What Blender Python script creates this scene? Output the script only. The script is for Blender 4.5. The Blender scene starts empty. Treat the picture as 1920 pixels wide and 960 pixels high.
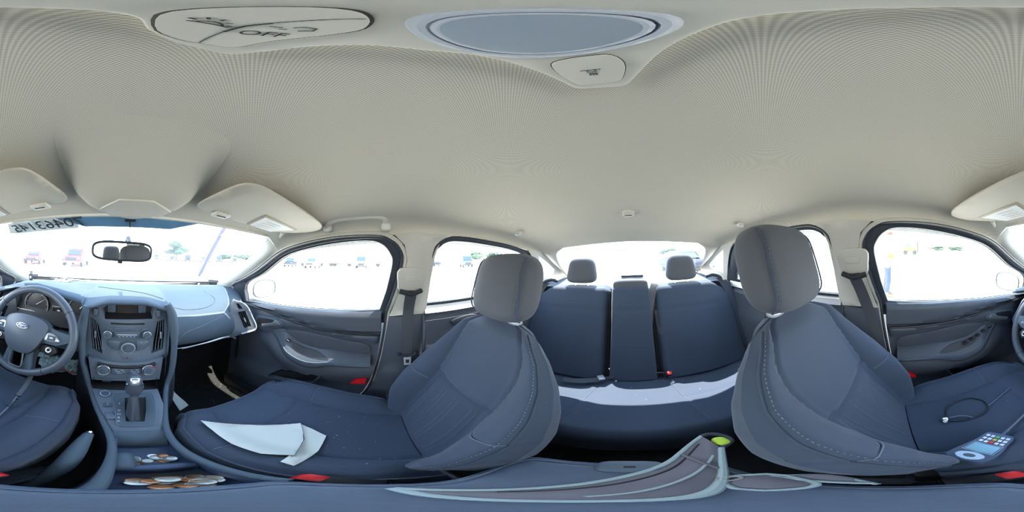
import bpy, bmesh, math, random
import numpy as np
from mathutils import Vector, Matrix
from mathutils.geometry import delaunay_2d_cdt

random.seed(7)
SC = bpy.context.scene
COL = SC.collection
PI = math.pi

# ------------------------------------------------------------------ camera
# full 360 x 180 degree panorama camera standing above the centre armrest
CAM = Vector((-0.0214, 0.0, 1.22))
cd = bpy.data.cameras.new('panorama_camera')
cd.type = 'PANO'
cd.panorama_type = 'EQUIRECTANGULAR'
cd.clip_start = 0.005
cd.clip_end = 2000
cam = bpy.data.objects.new('panorama_camera', cd)
COL.objects.link(cam)
YAW = math.radians(-137.19)
ROLL = math.radians(-2.06)
cam.matrix_world = Matrix.Translation(CAM) @ Matrix.Rotation(ROLL, 4, 'Y') @ Matrix.Rotation(YAW, 4, 'Z') @ Matrix.Rotation(PI/2, 4, 'X')
SC.camera = cam

# ------------------------------------------------------------------ world, sun, exposure
w = bpy.data.worlds.new('hazy_sky'); SC.world = w
w.use_nodes = True
nt = w.node_tree
nt.nodes.clear()
wo = nt.nodes.new('ShaderNodeOutputWorld')
bgn = nt.nodes.new('ShaderNodeBackground')
tc = nt.nodes.new('ShaderNodeTexCoord')
sx = nt.nodes.new('ShaderNodeSeparateXYZ')
rmp = nt.nodes.new('ShaderNodeValToRGB')
rmp.color_ramp.elements[0].position = 0.0
rmp.color_ramp.elements[0].color = (0.92, 0.97, 1.0, 1)
rmp.color_ramp.elements[1].position = 0.8
rmp.color_ramp.elements[1].color = (0.20, 0.34, 0.56, 1)
nt.links.new(tc.outputs['Generated'], sx.inputs[0])
nt.links.new(sx.outputs['Z'], rmp.inputs[0])
nt.links.new(rmp.outputs[0], bgn.inputs[0])
bgn.inputs[1].default_value = 5.5
nt.links.new(bgn.outputs[0], wo.inputs[0])

sd = bpy.data.lights.new('sun', 'SUN')
sd.energy = 11.0
sd.angle = math.radians(0.6)
sd.color = (1.0, 0.94, 0.85)
sun = bpy.data.objects.new('sun', sd)
COL.objects.link(sun)
SUN_DIR = Vector((0.14, -0.95, 1.52)).normalized()      # direction towards the sun: behind and right of the car
sun.rotation_euler = SUN_DIR.to_track_quat('Z', 'Y').to_euler()
sun.location = (6, -12, 14)

SC.view_settings.view_transform = 'Standard'
SC.view_settings.look = 'None'
SC.view_settings.exposure = 1.15
SC.view_settings.gamma = 1.0
SC.view_settings.use_curve_mapping = False
SC.cycles.use_denoising = True
SC.cycles.filter_width = 1.0
SC.cycles.max_bounces = 12
SC.cycles.diffuse_bounces = 5
SC.cycles.transparent_max_bounces = 16
SC.cycles.sample_clamp_indirect = 6.0
SC.cycles.caustics_reflective = False
SC.cycles.caustics_refractive = False

# ------------------------------------------------------------------ materials
def lin(c):
    return tuple(((v/255.0)/12.92 if v/255.0 <= 0.04045 else ((v/255.0+0.055)/1.055)**2.4) for v in c) + (1.0,)

def mat(name, col, rough=0.6, metal=0.0, spec=0.5, noise=None, bump=None, sheen=0.0, coat=0.0):
    """noise=(scale, amount) varies the colour; bump=(scale, strength, distance) adds fine relief"""
    m = bpy.data.materials.new(name)
    m.use_nodes = True
    n = m.node_tree.nodes; l = m.node_tree.links
    b = n['Principled BSDF']
    b.inputs['Base Color'].default_value = tuple(col[:3]) + (1,)
    b.inputs['Roughness'].default_value = rough
    b.inputs['Metallic'].default_value = metal
    b.inputs['Specular IOR Level'].default_value = spec
    b.inputs['Sheen Weight'].default_value = sheen
    b.inputs['Coat Weight'].default_value = coat
    t = n.new('ShaderNodeTexCoord')
    if noise:
        q = n.new('ShaderNodeTexNoise'); q.inputs['Scale'].default_value = noise[0]; q.inputs['Detail'].default_value = 4
        l.new(t.outputs['Object'], q.inputs['Vector'])
        mx = n.new('ShaderNodeMixRGB'); mx.blend_type = 'MIX'
        a = noise[1]
        mx.inputs[1].default_value = tuple(min(1, v*(1-a)) for v in col[:3]) + (1,)
        mx.inputs[2].default_value = tuple(min(1, v*(1+a)) for v in col[:3]) + (1,)
        l.new(q.outputs['Fac'], mx.inputs[0]); l.new(mx.outputs[0], b.inputs['Base Color'])
    if bump:
        q = n.new('ShaderNodeTexNoise'); q.inputs['Scale'].default_value = bump[0]; q.inputs['Detail'].default_value = 2
        l.new(t.outputs['Object'], q.inputs['Vector'])
        bp = n.new('ShaderNodeBump'); bp.inputs['Strength'].default_value = bump[1]; bp.inputs['Distance'].default_value = bump[2]
        l.new(q.outputs['Fac'], bp.inputs['Height']); l.new(bp.outputs[0], b.inputs['Normal'])
    return m

def weave_mat(name, col, dark, pitch, rough=0.9, amount=0.6):
    """knitted cloth: a fine square grid of dark gaps between light threads"""
    m = bpy.data.materials.new(name); m.use_nodes = True
    n = m.node_tree.nodes; l = m.node_tree.links
    b = n['Principled BSDF']; b.inputs['Roughness'].default_value = rough
    b.inputs['Specular IOR Level'].default_value = 0.15
    t = n.new('ShaderNodeTexCoord'); s = n.new('ShaderNodeSeparateXYZ')
    l.new(t.outputs['Object'], s.inputs[0])
    def wave(sock, k, ph):
        a = n.new('ShaderNodeMath'); a.operation = 'MULTIPLY_ADD'; a.inputs[1].default_value = k; a.inputs[2].default_value = ph
        l.new(sock, a.inputs[0])
        c = n.new('ShaderNodeMath'); c.operation = 'SINE'; l.new(a.outputs[0], c.inputs[0]); return c
    wx = wave(s.outputs[0], 2*PI/pitch, 0); wy = wave(s.outputs[1], 2*PI/pitch, 1.0)
    p = n.new('ShaderNodeMath'); p.operation = 'MULTIPLY'; l.new(wx.outputs[0], p.inputs[0]); l.new(wy.outputs[0], p.inputs[1])
    r = n.new('ShaderNodeMapRange'); r.inputs[1].default_value = -0.6; r.inputs[2].default_value = 0.6
    l.new(p.outputs[0], r.inputs[0])
    q = n.new('ShaderNodeTexNoise'); q.inputs['Scale'].default_value = 6; l.new(t.outputs['Object'], q.inputs['Vector'])
    mx0 = n.new('ShaderNodeMixRGB'); mx0.inputs[1].default_value = tuple(v*0.95 for v in col[:3])+(1,); mx0.inputs[2].default_value = tuple(min(1, v*1.05) for v in col[:3])+(1,)
    l.new(q.outputs['Fac'], mx0.inputs[0])
    mx = n.new('ShaderNodeMixRGB'); mx.inputs[1].default_value = tuple(dark[:3])+(1,)
    l.new(mx0.outputs[0], mx.inputs[2]); l.new(r.outputs[0], mx.inputs[0]); l.new(mx.outputs[0], b.inputs['Base Color'])
    return m

def glass_mat(name, tint, veil, veilcol=(0.9, 0.93, 0.95)):
    """clear pane with a thin dirty film that also imitates pale veiling glare"""
    m = bpy.data.materials.new(name); m.use_nodes = True
    n = m.node_tree.nodes; l = m.node_tree.links; n.clear()
    o = n.new('ShaderNodeOutputMaterial')
    tr = n.new('ShaderNodeBsdfTransparent'); tr.inputs[0].default_value = tuple(tint)+(1,)
    gl = n.new('ShaderNodeBsdfGlossy'); gl.inputs['Roughness'].default_value = 0.03
    tl = n.new('ShaderNodeBsdfTranslucent'); tl.inputs[0].default_value = tuple(veilcol)+(1,)
    fr = n.new('ShaderNodeFresnel'); fr.inputs[0].default_value = 1.15
    m1 = n.new('ShaderNodeMixShader'); m2 = n.new('ShaderNodeMixShader')
    sc_ = n.new('ShaderNodeMath'); sc_.operation = 'MULTIPLY'; sc_.inputs[1].default_value = 0.22
    l.new(fr.outputs[0], sc_.inputs[0]); l.new(sc_.outputs[0], m1.inputs[0]); l.new(tr.outputs[0], m1.inputs[1]); l.new(gl.outputs[0], m1.inputs[2])
    m2.inputs[0].default_value = veil  # pale scattering share imitates glare over the view outside
    l.new(m1.outputs[0], m2.inputs[1]); l.new(tl.outputs[0], m2.inputs[2])
    l.new(m2.outputs[0], o.inputs[0])
    return m

M = {}
M['headliner'] = weave_mat('headliner_cloth', (0.72, 0.675, 0.565), (0.45, 0.42, 0.355), 0.0030)
M['beige'] = mat('beige_trim_plastic', (0.58, 0.545, 0.46), 0.55, bump=(900, 0.15, 0.0004))
M['cream'] = mat('cream_plastic', (0.68, 0.65, 0.57), 0.45)
M['visor'] = mat('visor_vinyl', (0.54, 0.50, 0.405), 0.6, bump=(700, 0.2, 0.0004))
M['pillar'] = mat('pillar_plastic', (0.56, 0.525, 0.46), 0.55, bump=(900, 0.15, 0.0004))
M['dash'] = mat('dash_plastic', (0.082, 0.112, 0.145), 0.6, spec=0.2, bump=(1200, 0.2, 0.0004), noise=(3, 0.08))
M['stack'] = mat('centre_stack_plastic', (0.10, 0.13, 0.17), 0.42, bump=(1500, 0.1, 0.0003))
M['door'] = mat('door_plastic', (0.060, 0.070, 0.090), 0.5, bump=(1200, 0.2, 0.0004))
M['doorcloth'] = mat('door_insert_vinyl', (0.052, 0.058, 0.075), 0.6, bump=(1500, 0.2, 0.0004))
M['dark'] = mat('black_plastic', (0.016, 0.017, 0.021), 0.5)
M['rubber'] = mat('black_rubber', (0.035, 0.042, 0.055), 0.5, spec=0.4)
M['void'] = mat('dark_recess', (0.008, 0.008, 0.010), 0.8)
M['carpet'] = mat('black_carpet', (0.018, 0.017, 0.017), 0.95, noise=(60, 0.5), bump=(400, 0.6, 0.002))
M['seat'] = mat('seat_cloth', (0.050, 0.066, 0.100), 0.85, spec=0.2, noise=(4, 0.12), bump=(900, 0.35, 0.0006), sheen=0.15)
M['seat2'] = mat('seat_insert_cloth', (0.043, 0.058, 0.090), 0.85, spec=0.2, noise=(5, 0.15), bump=(1100, 0.4, 0.0006), sheen=0.15)
M['headrest'] = mat('headrest_cloth', (0.092, 0.097, 0.112), 0.85, spec=0.2, noise=(4, 0.1), bump=(900, 0.35, 0.0006), sheen=0.1)
M['stitch'] = mat('grey_stitching', (0.13, 0.16, 0.21), 0.7)
M['belt'] = mat('belt_webbing', (0.06, 0.065, 0.075), 0.6, bump=(1500, 0.3, 0.0005))
M['silver'] = mat('satin_silver', (0.62, 0.64, 0.68), 0.28, metal=0.9)
M['silverp'] = mat('silver_paint', (0.50, 0.51, 0.54), 0.35, metal=0.4)
M['chrome'] = mat('chrome', (0.85, 0.87, 0.9), 0.12, metal=1.0)
M['white'] = mat('white_paint', (0.80, 0.80, 0.79), 0.35, coat=0.3)
M['leather'] = mat('wheel_leather', (0.075, 0.092, 0.120), 0.38, bump=(700, 0.2, 0.0004))
M['hub'] = mat('airbag_cover', (0.085, 0.105, 0.14), 0.45, bump=(1200, 0.2, 0.0003))
M['red'] = mat('red_plastic', (0.75, 0.03, 0.035), 0.35)
M['reflect'] = mat('red_reflector', (0.65, 0.01, 0.015), 0.2)
M['paper'] = mat('white_paper', (0.62, 0.62, 0.57), 0.8, noise=(8, 0.05))
M['papercyan'] = mat('pale_blue_paper', (0.50, 0.66, 0.70), 0.7, noise=(12, 0.15))
M['label'] = mat('label_white', (0.86, 0.87, 0.86), 0.6)
M['frameb'] = mat('label_border_beige', (0.42, 0.37, 0.27), 0.6)
M['ink'] = mat('dark_ink', (0.02, 0.025, 0.03), 0.7)
M['icon'] = mat('icon_print', (0.05, 0.045, 0.04), 0.7)
M['printw'] = mat('pale_print', (0.65, 0.70, 0.78), 0.6)
M['screen'] = mat('screen_glass', (0.045, 0.037, 0.032), 0.12, spec=0.6)
M['gauge'] = mat('gauge_face', (0.05, 0.045, 0.045), 0.3)
M['lens'] = mat('lamp_lens', (0.36, 0.42, 0.48), 0.25, bump=(500, 0.3, 0.0006))
M['lensrim'] = mat('lamp_lens_rim', (0.55, 0.58, 0.63), 0.2)
M['blueoval'] = mat('blue_badge', (0.02, 0.06, 0.22), 0.25)
M['mirror'] = mat('mirror_glass', (0.86, 0.88, 0.88), 0.01, metal=1.0)
M['coinS'] = mat('nickel_coin', (0.55, 0.53, 0.48), 0.3, metal=0.85, bump=(900, 0.4, 0.0005))
M['coinC'] = mat('copper_coin', (0.60, 0.27, 0.13), 0.35, metal=0.8, bump=(900, 0.4, 0.0005))
M['coinB'] = mat('tarnished_coin', (0.22, 0.15, 0.10), 0.4, metal=0.8, bump=(900, 0.4, 0.0005))
M['mauve'] = mat('mauve_grey_cloth', (0.155, 0.145, 0.170), 0.8, noise=(14, 0.2), bump=(600, 0.3, 0.0006))
M['piping'] = mat('pale_piping', (0.34, 0.42, 0.43), 0.6)
M['lime'] = mat('lime_tag', (0.45, 0.62, 0.05), 0.45, noise=(40, 0.3))
M['armrest'] = mat('armrest_vinyl', (0.085, 0.115, 0.170), 0.5, noise=(120, 0.12), bump=(900, 0.25, 0.0005))
M['concrete'] = mat('pale_concrete', (0.80, 0.735, 0.62), 0.9, noise=(0.3, 0.08))
M['tread'] = mat('tyre_rubber', (0.03, 0.03, 0.03), 0.8)
M['carglass'] = mat('car_glass_dark', (0.04, 0.06, 0.08), 0.1)
M['carred'] = mat('red_car_paint', (0.45, 0.03, 0.05), 0.35)
M['carwhite'] = mat('white_car_paint', (0.55, 0.57, 0.6), 0.35)
M['carblack'] = mat('black_car_paint', (0.02, 0.025, 0.04), 0.6, spec=0.15)
M['carblue'] = mat('blue_car_paint', (0.06, 0.14, 0.26), 0.35)
M['carsilver'] = mat('silver_car_paint', (0.32, 0.34, 0.36), 0.35)
M['leaf'] = mat('tree_leaves', (0.055, 0.095, 0.055), 0.8, noise=(3, 0.5))
M['bark'] = mat('tree_bark', (0.10, 0.08, 0.06), 0.9)
M['yellow'] = mat('yellow_machine_paint', (0.62, 0.42, 0.03), 0.5)
M['jeans'] = mat('blue_denim', (0.030, 0.045, 0.095), 0.9)
M['hivis'] = mat('hi_vis_vest', (0.75, 0.62, 0.10), 0.8)
M['orange'] = mat('orange_cloth', (0.75, 0.18, 0.02), 0.8)
M['skin'] = mat('skin', (0.45, 0.26, 0.18), 0.6)
M['cap'] = mat('red_cap', (0.45, 0.04, 0.03), 0.8)
M['shoe'] = mat('work_boot', (0.12, 0.09, 0.06), 0.8)
M['shirt'] = mat('pale_shirt', (0.70, 0.72, 0.72), 0.9)
M['band'] = mat('blue_reflection', (0.10, 0.22, 0.36), 0.6, noise=(25, 0.35))
M['cowl'] = mat('cowl_plastic', (0.028, 0.036, 0.036), 0.6)
M['wiper'] = mat('wiper_black', (0.04, 0.035, 0.09), 0.5)
M['crumb'] = mat('crumbs', (0.5, 0.46, 0.36), 0.9)
M['pad_g'] = mat('green_key', (0.10, 0.45, 0.12), 0.5)
M['pad_y'] = mat('yellow_key', (0.6, 0.45, 0.05), 0.5)
M['lcd'] = mat('lcd_screen', (0.22, 0.42, 0.55), 0.2)
M['devblue'] = mat('device_blue_grey', (0.05, 0.075, 0.14), 0.4)
M['devpale'] = mat('device_pale_dial', (0.42, 0.55, 0.68), 0.35)
M['grass'] = mat('far_building', (0.40, 0.46, 0.50), 0.8)
G_WS = glass_mat('windshield_glass', (0.50, 0.54, 0.55), 0.035)
G_SIDE = glass_mat('side_glass', (0.93, 0.96, 0.95), 0.025)
G_REAR = glass_mat('rear_glass', (0.90, 0.94, 0.94), 0.015)

# ------------------------------------------------------------------ mesh helpers
def cr(pts, n=6, closed=False):
    """Catmull-Rom resample of a list of tuples"""
    P = [Vector(p) for p in pts]; N = len(P); out = []
    segs = N if closed else N-1
    for i in range(segs):
        if closed:
            a, b, c, d = P[(i-1) % N], P[i], P[(i+1) % N], P[(i+2) % N]
        else:
            b, c = P[i], P[i+1]
            a = P[i-1] if i > 0 else b*2-c
            d = P[i+2] if i+2 < N else c*2-b
        for k in range(n):
            t = k/n
            out.append(tuple(0.5*((2*b)+(c-a)*t+(2*a-5*b+4*c-d)*t*t+(3*b-a-3*c+d)*t*t*t)))
    if not closed: out.append(tuple(P[-1]))
    return out

def interp(x, tab):
    return float(np.interp(x, [t[0] for t in tab], [t[1] for t in tab]))

def sst(a, b, x):
    t = min(1, max(0, (x-a)/(b-a))); return t*t*(3-2*t)

class MB:
    def __init__(s): s.v = []; s.f = []
    def add(s, v, f):
        o = len(s.v); s.v += [tuple(p) for p in v]; s.f += [tuple(i+o for i in q) for q in f]; return s
    def box(s, c, d, R=None):
        x, y, z = d[0]/2, d[1]/2, d[2]/2
        v = [Vector(p) for p in ((-x,-y,-z),(x,-y,-z),(x,y,-z),(-x,y,-z),(-x,-y,z),(x,-y,z),(x,y,z),(-x,y,z))]
        if R is not None: v = [R @ p for p in v]
        return s.add([p+Vector(c) for p in v], [(0,3,2,1),(4,5,6,7),(0,1,5,4),(1,2,6,5),(2,3,7,6),(3,0,4,7)])
    def grid(s, fn, nu, nv, cu=False):
        v = [fn(i/nu, j/nv) for j in range(nv+1) for i in range(nu if cu else nu+1)]
        w = nu if cu else nu+1
        f = [(j*w+i, j*w+(i+1) % w, (j+1)*w+(i+1) % w, (j+1)*w+i) for j in range(nv) for i in range(nu)]
        return s.add(v, f)
    def loft(s, rings, closed=True, cap0=True, cap1=True):
        n = len(rings[0]); v = [p for r in rings for p in r]; f = []
        for j in range(len(rings)-1):
            for i in range(n if closed else n-1):
                k = (i+1) % n; f.append((j*n+i, j*n+k, (j+1)*n+k, (j+1)*n+i))
        if cap0: f.append(tuple(range(n))[::-1])
        if cap1: f.append(tuple((len(rings)-1)*n+i for i in range(n)))
        return s.add(v, f)
    def tube(s, path, r, n=8, closed=False, flat=1.0, up=None):
        P = [Vector(p) for p in path]; N = len(P); rings = []; prev = None
        for i in range(N):
            if closed: t = P[(i+1) % N]-P[i-1]
            else: t = P[min(i+1, N-1)]-P[max(i-1, 0)]
            t = t.normalized() if t.length > 1e-9 else Vector((0,0,1))
            if up is not None: a = Vector(up).cross(t)
            elif prev is None: a = t.orthogonal()
            else: a = prev - t*prev.dot(t)
            if a.length < 1e-6: a = t.orthogonal()
            a.normalize(); b = t.cross(a); prev = a
            rr = r[i] if isinstance(r, (list, tuple)) else r
            rings.append([P[i]+a*(rr*math.cos(2*PI*k/n))+b*(rr*flat*math.sin(2*PI*k/n)) for k in range(n)])
        if closed: rings.append(rings[0]); return s.loft(rings, True, False, False)
        return s.loft(rings)
    def ribbon(s, path, wdirs, wid, th):
        """flat strap: path points, width direction(s), width, thickness"""
        P = [Vector(p) for p in path]; rings = []
        for i, p in enumerate(P):
            t = (P[min(i+1, len(P)-1)]-P[max(i-1, 0)]).normalized()
            wd = Vector(wdirs[i] if isinstance(wdirs, list) else wdirs)
            wd = (wd - t*wd.dot(t)).normalized(); nn = t.cross(wd)
            ww = wid[i] if isinstance(wid, list) else wid
            rings.append([p+wd*(ww*a/2)+nn*(th*b/2) for a, b in ((-1,-1),(1,-1),(1,1),(-1,1))])
        return s.loft(rings)
    def prism(s, poly, ext):
        n = len(poly); e = Vector(ext)
        v = [Vector(p) for p in poly]+[Vector(p)+e for p in poly]
        f = [tuple(range(n))[::-1], tuple(range(n, 2*n))]+[(i, (i+1) % n, (i+1) % n+n, i+n) for i in range(n)]
        return s.add(v, f)
    def lathe(s, prof, c, axis=(0,0,1), n=24):
        q = Vector((0,0,1)).rotation_difference(Vector(axis).normalized())
        return s.loft([[Vector(c)+q @ Vector((r*math.cos(2*PI*k/n), r*math.sin(2*PI*k/n), h)) for k in range(n)] for r, h in prof])
    def ball(s, c, r, n=16, m=10):
        r = Vector(r) if not isinstance(r, (int, float)) else Vector((r, r, r)); c = Vector(c)
        return s.loft([[c+Vector((r.x*math.cos(2*PI*k/n)*math.sin(a), r.y*math.sin(2*PI*k/n)*math.sin(a), -r.z*math.cos(a))) for k in range(n)]
                       for a in [0.02+(PI-0.04)*j/m for j in range(m+1)]])
    def superball(s, c, r, e=0.5, n=28, m=18, R=None):
        c = Vector(c); rings = []
        pw = lambda x, q: math.copysign(abs(x)**q, x)
        for j in range(m+1):
            a = -PI/2+0.03+(PI-0.06)*j/m; ring = []
            for k in range(n):
                b = 2*PI*k/n
                p = Vector((r[0]*pw(math.cos(a), e)*pw(math.cos(b), e), r[1]*pw(math.cos(a), e)*pw(math.sin(b), e), r[2]*pw(math.sin(a), e)))
                ring.append(c+(R @ p if R is not None else p))
            rings.append(ring)
        return s.loft(rings)
    def xf(s, mtx):
        s.v = [tuple(mtx @ Vector(p)) for p in s.v]; return s

def inpoly(p, poly):
    x, y = p; c = False; n = len(poly); j = n-1
    for i in range(n):
        xi, yi = poly[i]; xj, yj = poly[j]
        if (yi > y) != (yj > y) and x < (xj-xi)*(y-yi)/(yj-yi)+xi: c = not c
        j = i
    return c

def panel(outer, holes, fn, th, step=None):
    """plate cut to a 2D outline (with holes), mapped to 3D by fn(a, b, depth); depth runs 0..th"""
    V = []; E = []
    def ring(poly):
        o = len(V)
        for p in poly: V.append(Vector((p[0], p[1])))
        n = len(poly)
        for i in range(n): E.append((o+i, o+(i+1) % n))
    ring(outer)
    for h in holes: ring(h)
    if step:
        xs_ = [p[0] for p in outer]; ys_ = [p[1] for p in outer]
        x = min(xs_)+step/2
        while x < max(xs_):
            y = min(ys_)+step/2
            while y < max(ys_):
                if inpoly((x, y), outer) and not any(inpoly((x, y), h) for h in holes): V.append(Vector((x, y)))
                y += step
            x += step
    vs, es, fs, *_ = delaunay_2d_cdt(V, E, [], 0, 1e-6)
    keep = []
    for f in fs:
        c = ((vs[f[0]].x+vs[f[1]].x+vs[f[2]].x)/3, (vs[f[0]].y+vs[f[1]].y+vs[f[2]].y)/3)
        if inpoly(c, outer) and not any(inpoly(c, h) for h in holes): keep.append(tuple(f))
    cnt = {}
    for f in keep:
        for a, b in ((f[0], f[1]), (f[1], f[2]), (f[2], f[0])): cnt[(a, b)] = 1
    n = len(vs)
    v3 = [fn(p.x, p.y, 0) for p in vs]; F = list(keep)
    if th:
        v3 += [fn(p.x, p.y, th) for p in vs]
        F += [(f[2]+n, f[1]+n, f[0]+n) for f in keep]
        F += [(b, a, a+n, b+n) for (a, b) in cnt if (b, a) not in cnt]
    m = MB(); m.add(v3, F); return m

LOC = {}
def wl(o):
    p = Vector((0, 0, 0))
    while o is not None:
        p += LOC.get(o.name, Vector((0, 0, 0))); o = o.parent
    return p

def obj(name, mb, material, parent=None, local=False, smooth=40, bevel=0, seg=2, subsurf=0):
    me = bpy.data.meshes.new(name)
    v = mb.v
    if parent is not None and not local:
        L = wl(parent); v = [(p[0]-L.x, p[1]-L.y, p[2]-L.z) for p in v]
    me.from_pydata([tuple(p) for p in v], [], mb.f); me.validate(); me.update()
    bm = bmesh.new(); bm.from_mesh(me)
    bmesh.ops.remove_doubles(bm, verts=bm.verts, dist=1e-6)
    bmesh.ops.recalc_face_normals(bm, faces=bm.faces)
    if bevel:
        ed = [e for e in bm.edges if len(e.link_faces) == 2 and e.calc_face_angle(0) > 0.6]
        bmesh.ops.bevel(bm, geom=ed, offset=bevel, segments=seg, affect='EDGES', profile=0.5, clamp_overlap=True)
    bm.to_mesh(me); bm.free()
    me.polygons.foreach_set('use_smooth', [True]*len(me.polygons))
    me.set_sharp_from_angle(angle=math.radians(smooth))
    if material is not None: me.materials.append(material)
    o = bpy.data.objects.new(name, me); COL.objects.link(o)
    if parent is not None: o.parent = parent
    return o

def tag(o, label, cat, group=None):
    o['label'] = label; o['category'] = cat
    if group: o['group'] = group
    return o

def thing(name, label, cat, loc=(0, 0, 0), group=None):
    o = bpy.data.objects.new(name, None); COL.objects.link(o); o.empty_display_size = 0.05
    o.location = loc; LOC[o.name] = Vector(loc)
    return tag(o, label, cat, group)

def struct(o, label=None):
    o['kind'] = 'structure'
    if label: o['label'] = label
    return o

def dup(root, loc=None, rot=None, label=None):
    r = root.copy(); COL.objects.link(r)
    if loc is not None: r.location = loc; LOC[r.name] = Vector(loc)
    if rot is not None: r.rotation_euler = rot
    if label: r['label'] = label
    for ch in list(root.children):
        c = ch.copy(); COL.objects.link(c); c.parent = r
        for g in list(ch.children):
            d = g.copy(); COL.objects.link(d); d.parent = c
    return r

def text(name, body, size, mtx, material, parent=None, ext=0.0002, align='CENTER', local=False, shear=0):
    cu = bpy.data.curves.new(name, 'FONT'); cu.body = body; cu.size = size; cu.extrude = ext; cu.align_x = align; cu.align_y = 'CENTER'; cu.shear = shear
    cu.resolution_u = 3
    t = bpy.data.objects.new(name, cu); COL.objects.link(t)
    dg = bpy.context.evaluated_depsgraph_get()
    me = bpy.data.meshes.new_from_object(t.evaluated_get(dg))
    bpy.data.objects.remove(t)
    mb = MB(); mb.add([mtx @ v.co for v in me.vertices], [tuple(p.vertices) for p in me.polygons])
    return obj(name, mb, material, parent, local=local)

def frame(o, x, y):
    """4x4 matrix with origin o, x axis, y axis (made orthogonal) -> z = x cross y"""
    x = Vector(x).normalized(); y = Vector(y); y = (y-x*y.dot(x)).normalized(); z = x.cross(y)
    m = Matrix.Identity(4)
    for i, a in enumerate((x, y, z)):
        for k in range(3): m[k][i] = a[k]
    for k in range(3): m[k][3] = o[k]
    return m

# ================================================================== THE SETTING: cabin shell
def side_x(z): return 0.70 if z < 1.0 else 0.70-0.40*(z-1.0)
def sidefn(s, off=0.0):
    """point on the cabin side wall; off moves it outwards, depth d moves it further outwards"""
    return lambda y, z, d: (s*(side_x(z)+off+d), y, z)

# --- floor, ground, bulkheads
m = MB(); m.add([(-30,-30,0),(30,-30,0),(30,30,0),(-30,30,0)], [(0,1,2,3)])
m = MB(); m.add([(-400,-400,0),(400,-400,0),(400,400,0),(-400,400,0)], [(0,1,2,3)])
o = struct(obj('ground', m, M['concrete']), 'pale sunlit concrete lot around the car')

def floorfn(u, v):
    x = -0.72+1.44*u; y = -1.20+2.42*v
    tun = 0.14*math.exp(-(x/0.13)**2)*(1-sst(0.95, 1.15, y))
    return (x, y, 0.21+tun+0.30*sst(0.80, 1.18, y)**1.5+0.012*math.sin(9*x)*math.sin(7*y))
m = MB().grid(floorfn, 40, 60)
struct(obj('floor', m, M['carpet']), 'black carpeted floor of the car')

m = MB().grid(lambda u, v: (-0.72+1.44*u, 1.20-0.03*math.sin(PI*v), 0.40+0.62*v), 12, 10)
struct(obj('wall_front', m, M['carpet']), 'black firewall behind the dashboard')
m = MB().box((0, -1.235, 0.60), (1.40, 0.02, 0.78))
struct(obj('wall_rear', m, M['dark']), 'bulkhead behind the rear seat')
# parcel shelf
m = MB().grid(lambda u, v: ((-0.64+1.28*u), -1.06-0.52*v, 1.005+0.025*v+0.008*math.cos(2*PI*u)), 16, 10)
m.grid(lambda u, v: ((-0.64+1.28*u), -1.06, 1.006-0.10*v), 16, 2)
struct(obj('trim_1', m, M['dash']), 'grey parcel shelf behind the rear seat')

# --- roof rail line (upper edge of the door openings) and headliner
RAIL = [(-1.05,1.245),(-0.95,1.268),(-0.82,1.275),(-0.72,1.288),(-0.5,1.312),(-0.28,1.321),(-0.14,1.322),(0.0,1.317),(0.138,1.313),(0.286,1.292),(0.40,1.256),(0.45,1.237)]
ZC = [(-1.02,1.285),(-0.95,1.303),(-0.80,1.348),(-0.6,1.386),(-0.4,1.402),(-0.2,1.409),(0.0,1.411),(0.12,1.404),(0.2,1.393),(0.3,1.374),(0.38,1.354),(0.46,1.334)]
def zceil(x, y):
    zr = interp(y, RAIL); xr = side_x(zr)-0.002
    q = min(1, abs(x)/xr)
    return zr+(interp(y, ZC)-zr)*(1-q**3.6)**(1/2.4)
def ceilfn(u, v):
    s = -1 if u < 0.5 else 1; q = abs(2*u-1); q = math.sin(q*PI/2)**1.0
    if v <= 0:                              # rear window edge, then down to the rear side rail
        if q < 0.72: t = q/0.72; x = 0.44*t; return (s*x, -0.918-0.08*min(1, x/0.30), 1.304-0.014*t**3)
        t = (q-0.72)/0.28; return (s*(0.44+0.152*t), -0.998+0.045*t, 1.290-0.022*t-0.0*t)
    if v >= 1:                              # windshield header, then back along the pillar joint
        if q < 0.80: t = q/0.80; return (s*0.54*t, 0.437+0.016*t, 1.336-0.008*t**3)
        t = (q-0.80)/0.20; return (s*(0.54+0.068*t), 0.453-0.033*t, 1.328-0.081*t)
    y = -0.90+1.315*v
    y = -0.90+(0.40+0.90)*v
    zr = interp(y, RAIL); xr = side_x(zr)-0.002
    x = s*xr*q
    return (x, y, zceil(x, y))
m = MB().grid(ceilfn, 72, 64)
ceiling = struct(obj('ceiling', m, M['headliner'], smooth=60), 'light grey knitted headliner')

# overhead pod moulded into the front of the headliner
POD = [(0.10,0.088),(0.15,0.106),(0.22,0.123),(0.29,0.130),(0.34,0.127),(0.38,0.114),(0.41,0.093),(0.435,0.066),(0.45,0.040),(0.458,0.006)]
def podz(y): return interp(y, [(0.10,1.4125),(0.15,1.4005),(0.20,1.384),(0.25,1.366),(0.30,1.350),(0.34,1.340),(0.38,1.332),(0.42,1.328),(0.458,1.327)])
def podfn(u, v):
    y = 0.10+0.358*math.sin(v*PI/2); hw = interp(y, POD)
    a = -1+2*u
    x = 0.003+hw*math.sin(a*PI/2)
    zb = podz(y)
    top = zceil(x, y)+0.004
    e = (1-abs(math.sin(a*PI/2))**5)**0.45
    return (x, y, top+(zb-top)*e)
m = MB().grid(podfn, 36, 40)
pod = obj('overhead_pod', m, M['headliner'], ceiling, smooth=60)
oct_ = [(-0.074,0.374),(-0.031,0.331),(0.041,0.330),(0.088,0.370),(0.073,0.405),(-0.051,0.416)]
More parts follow.
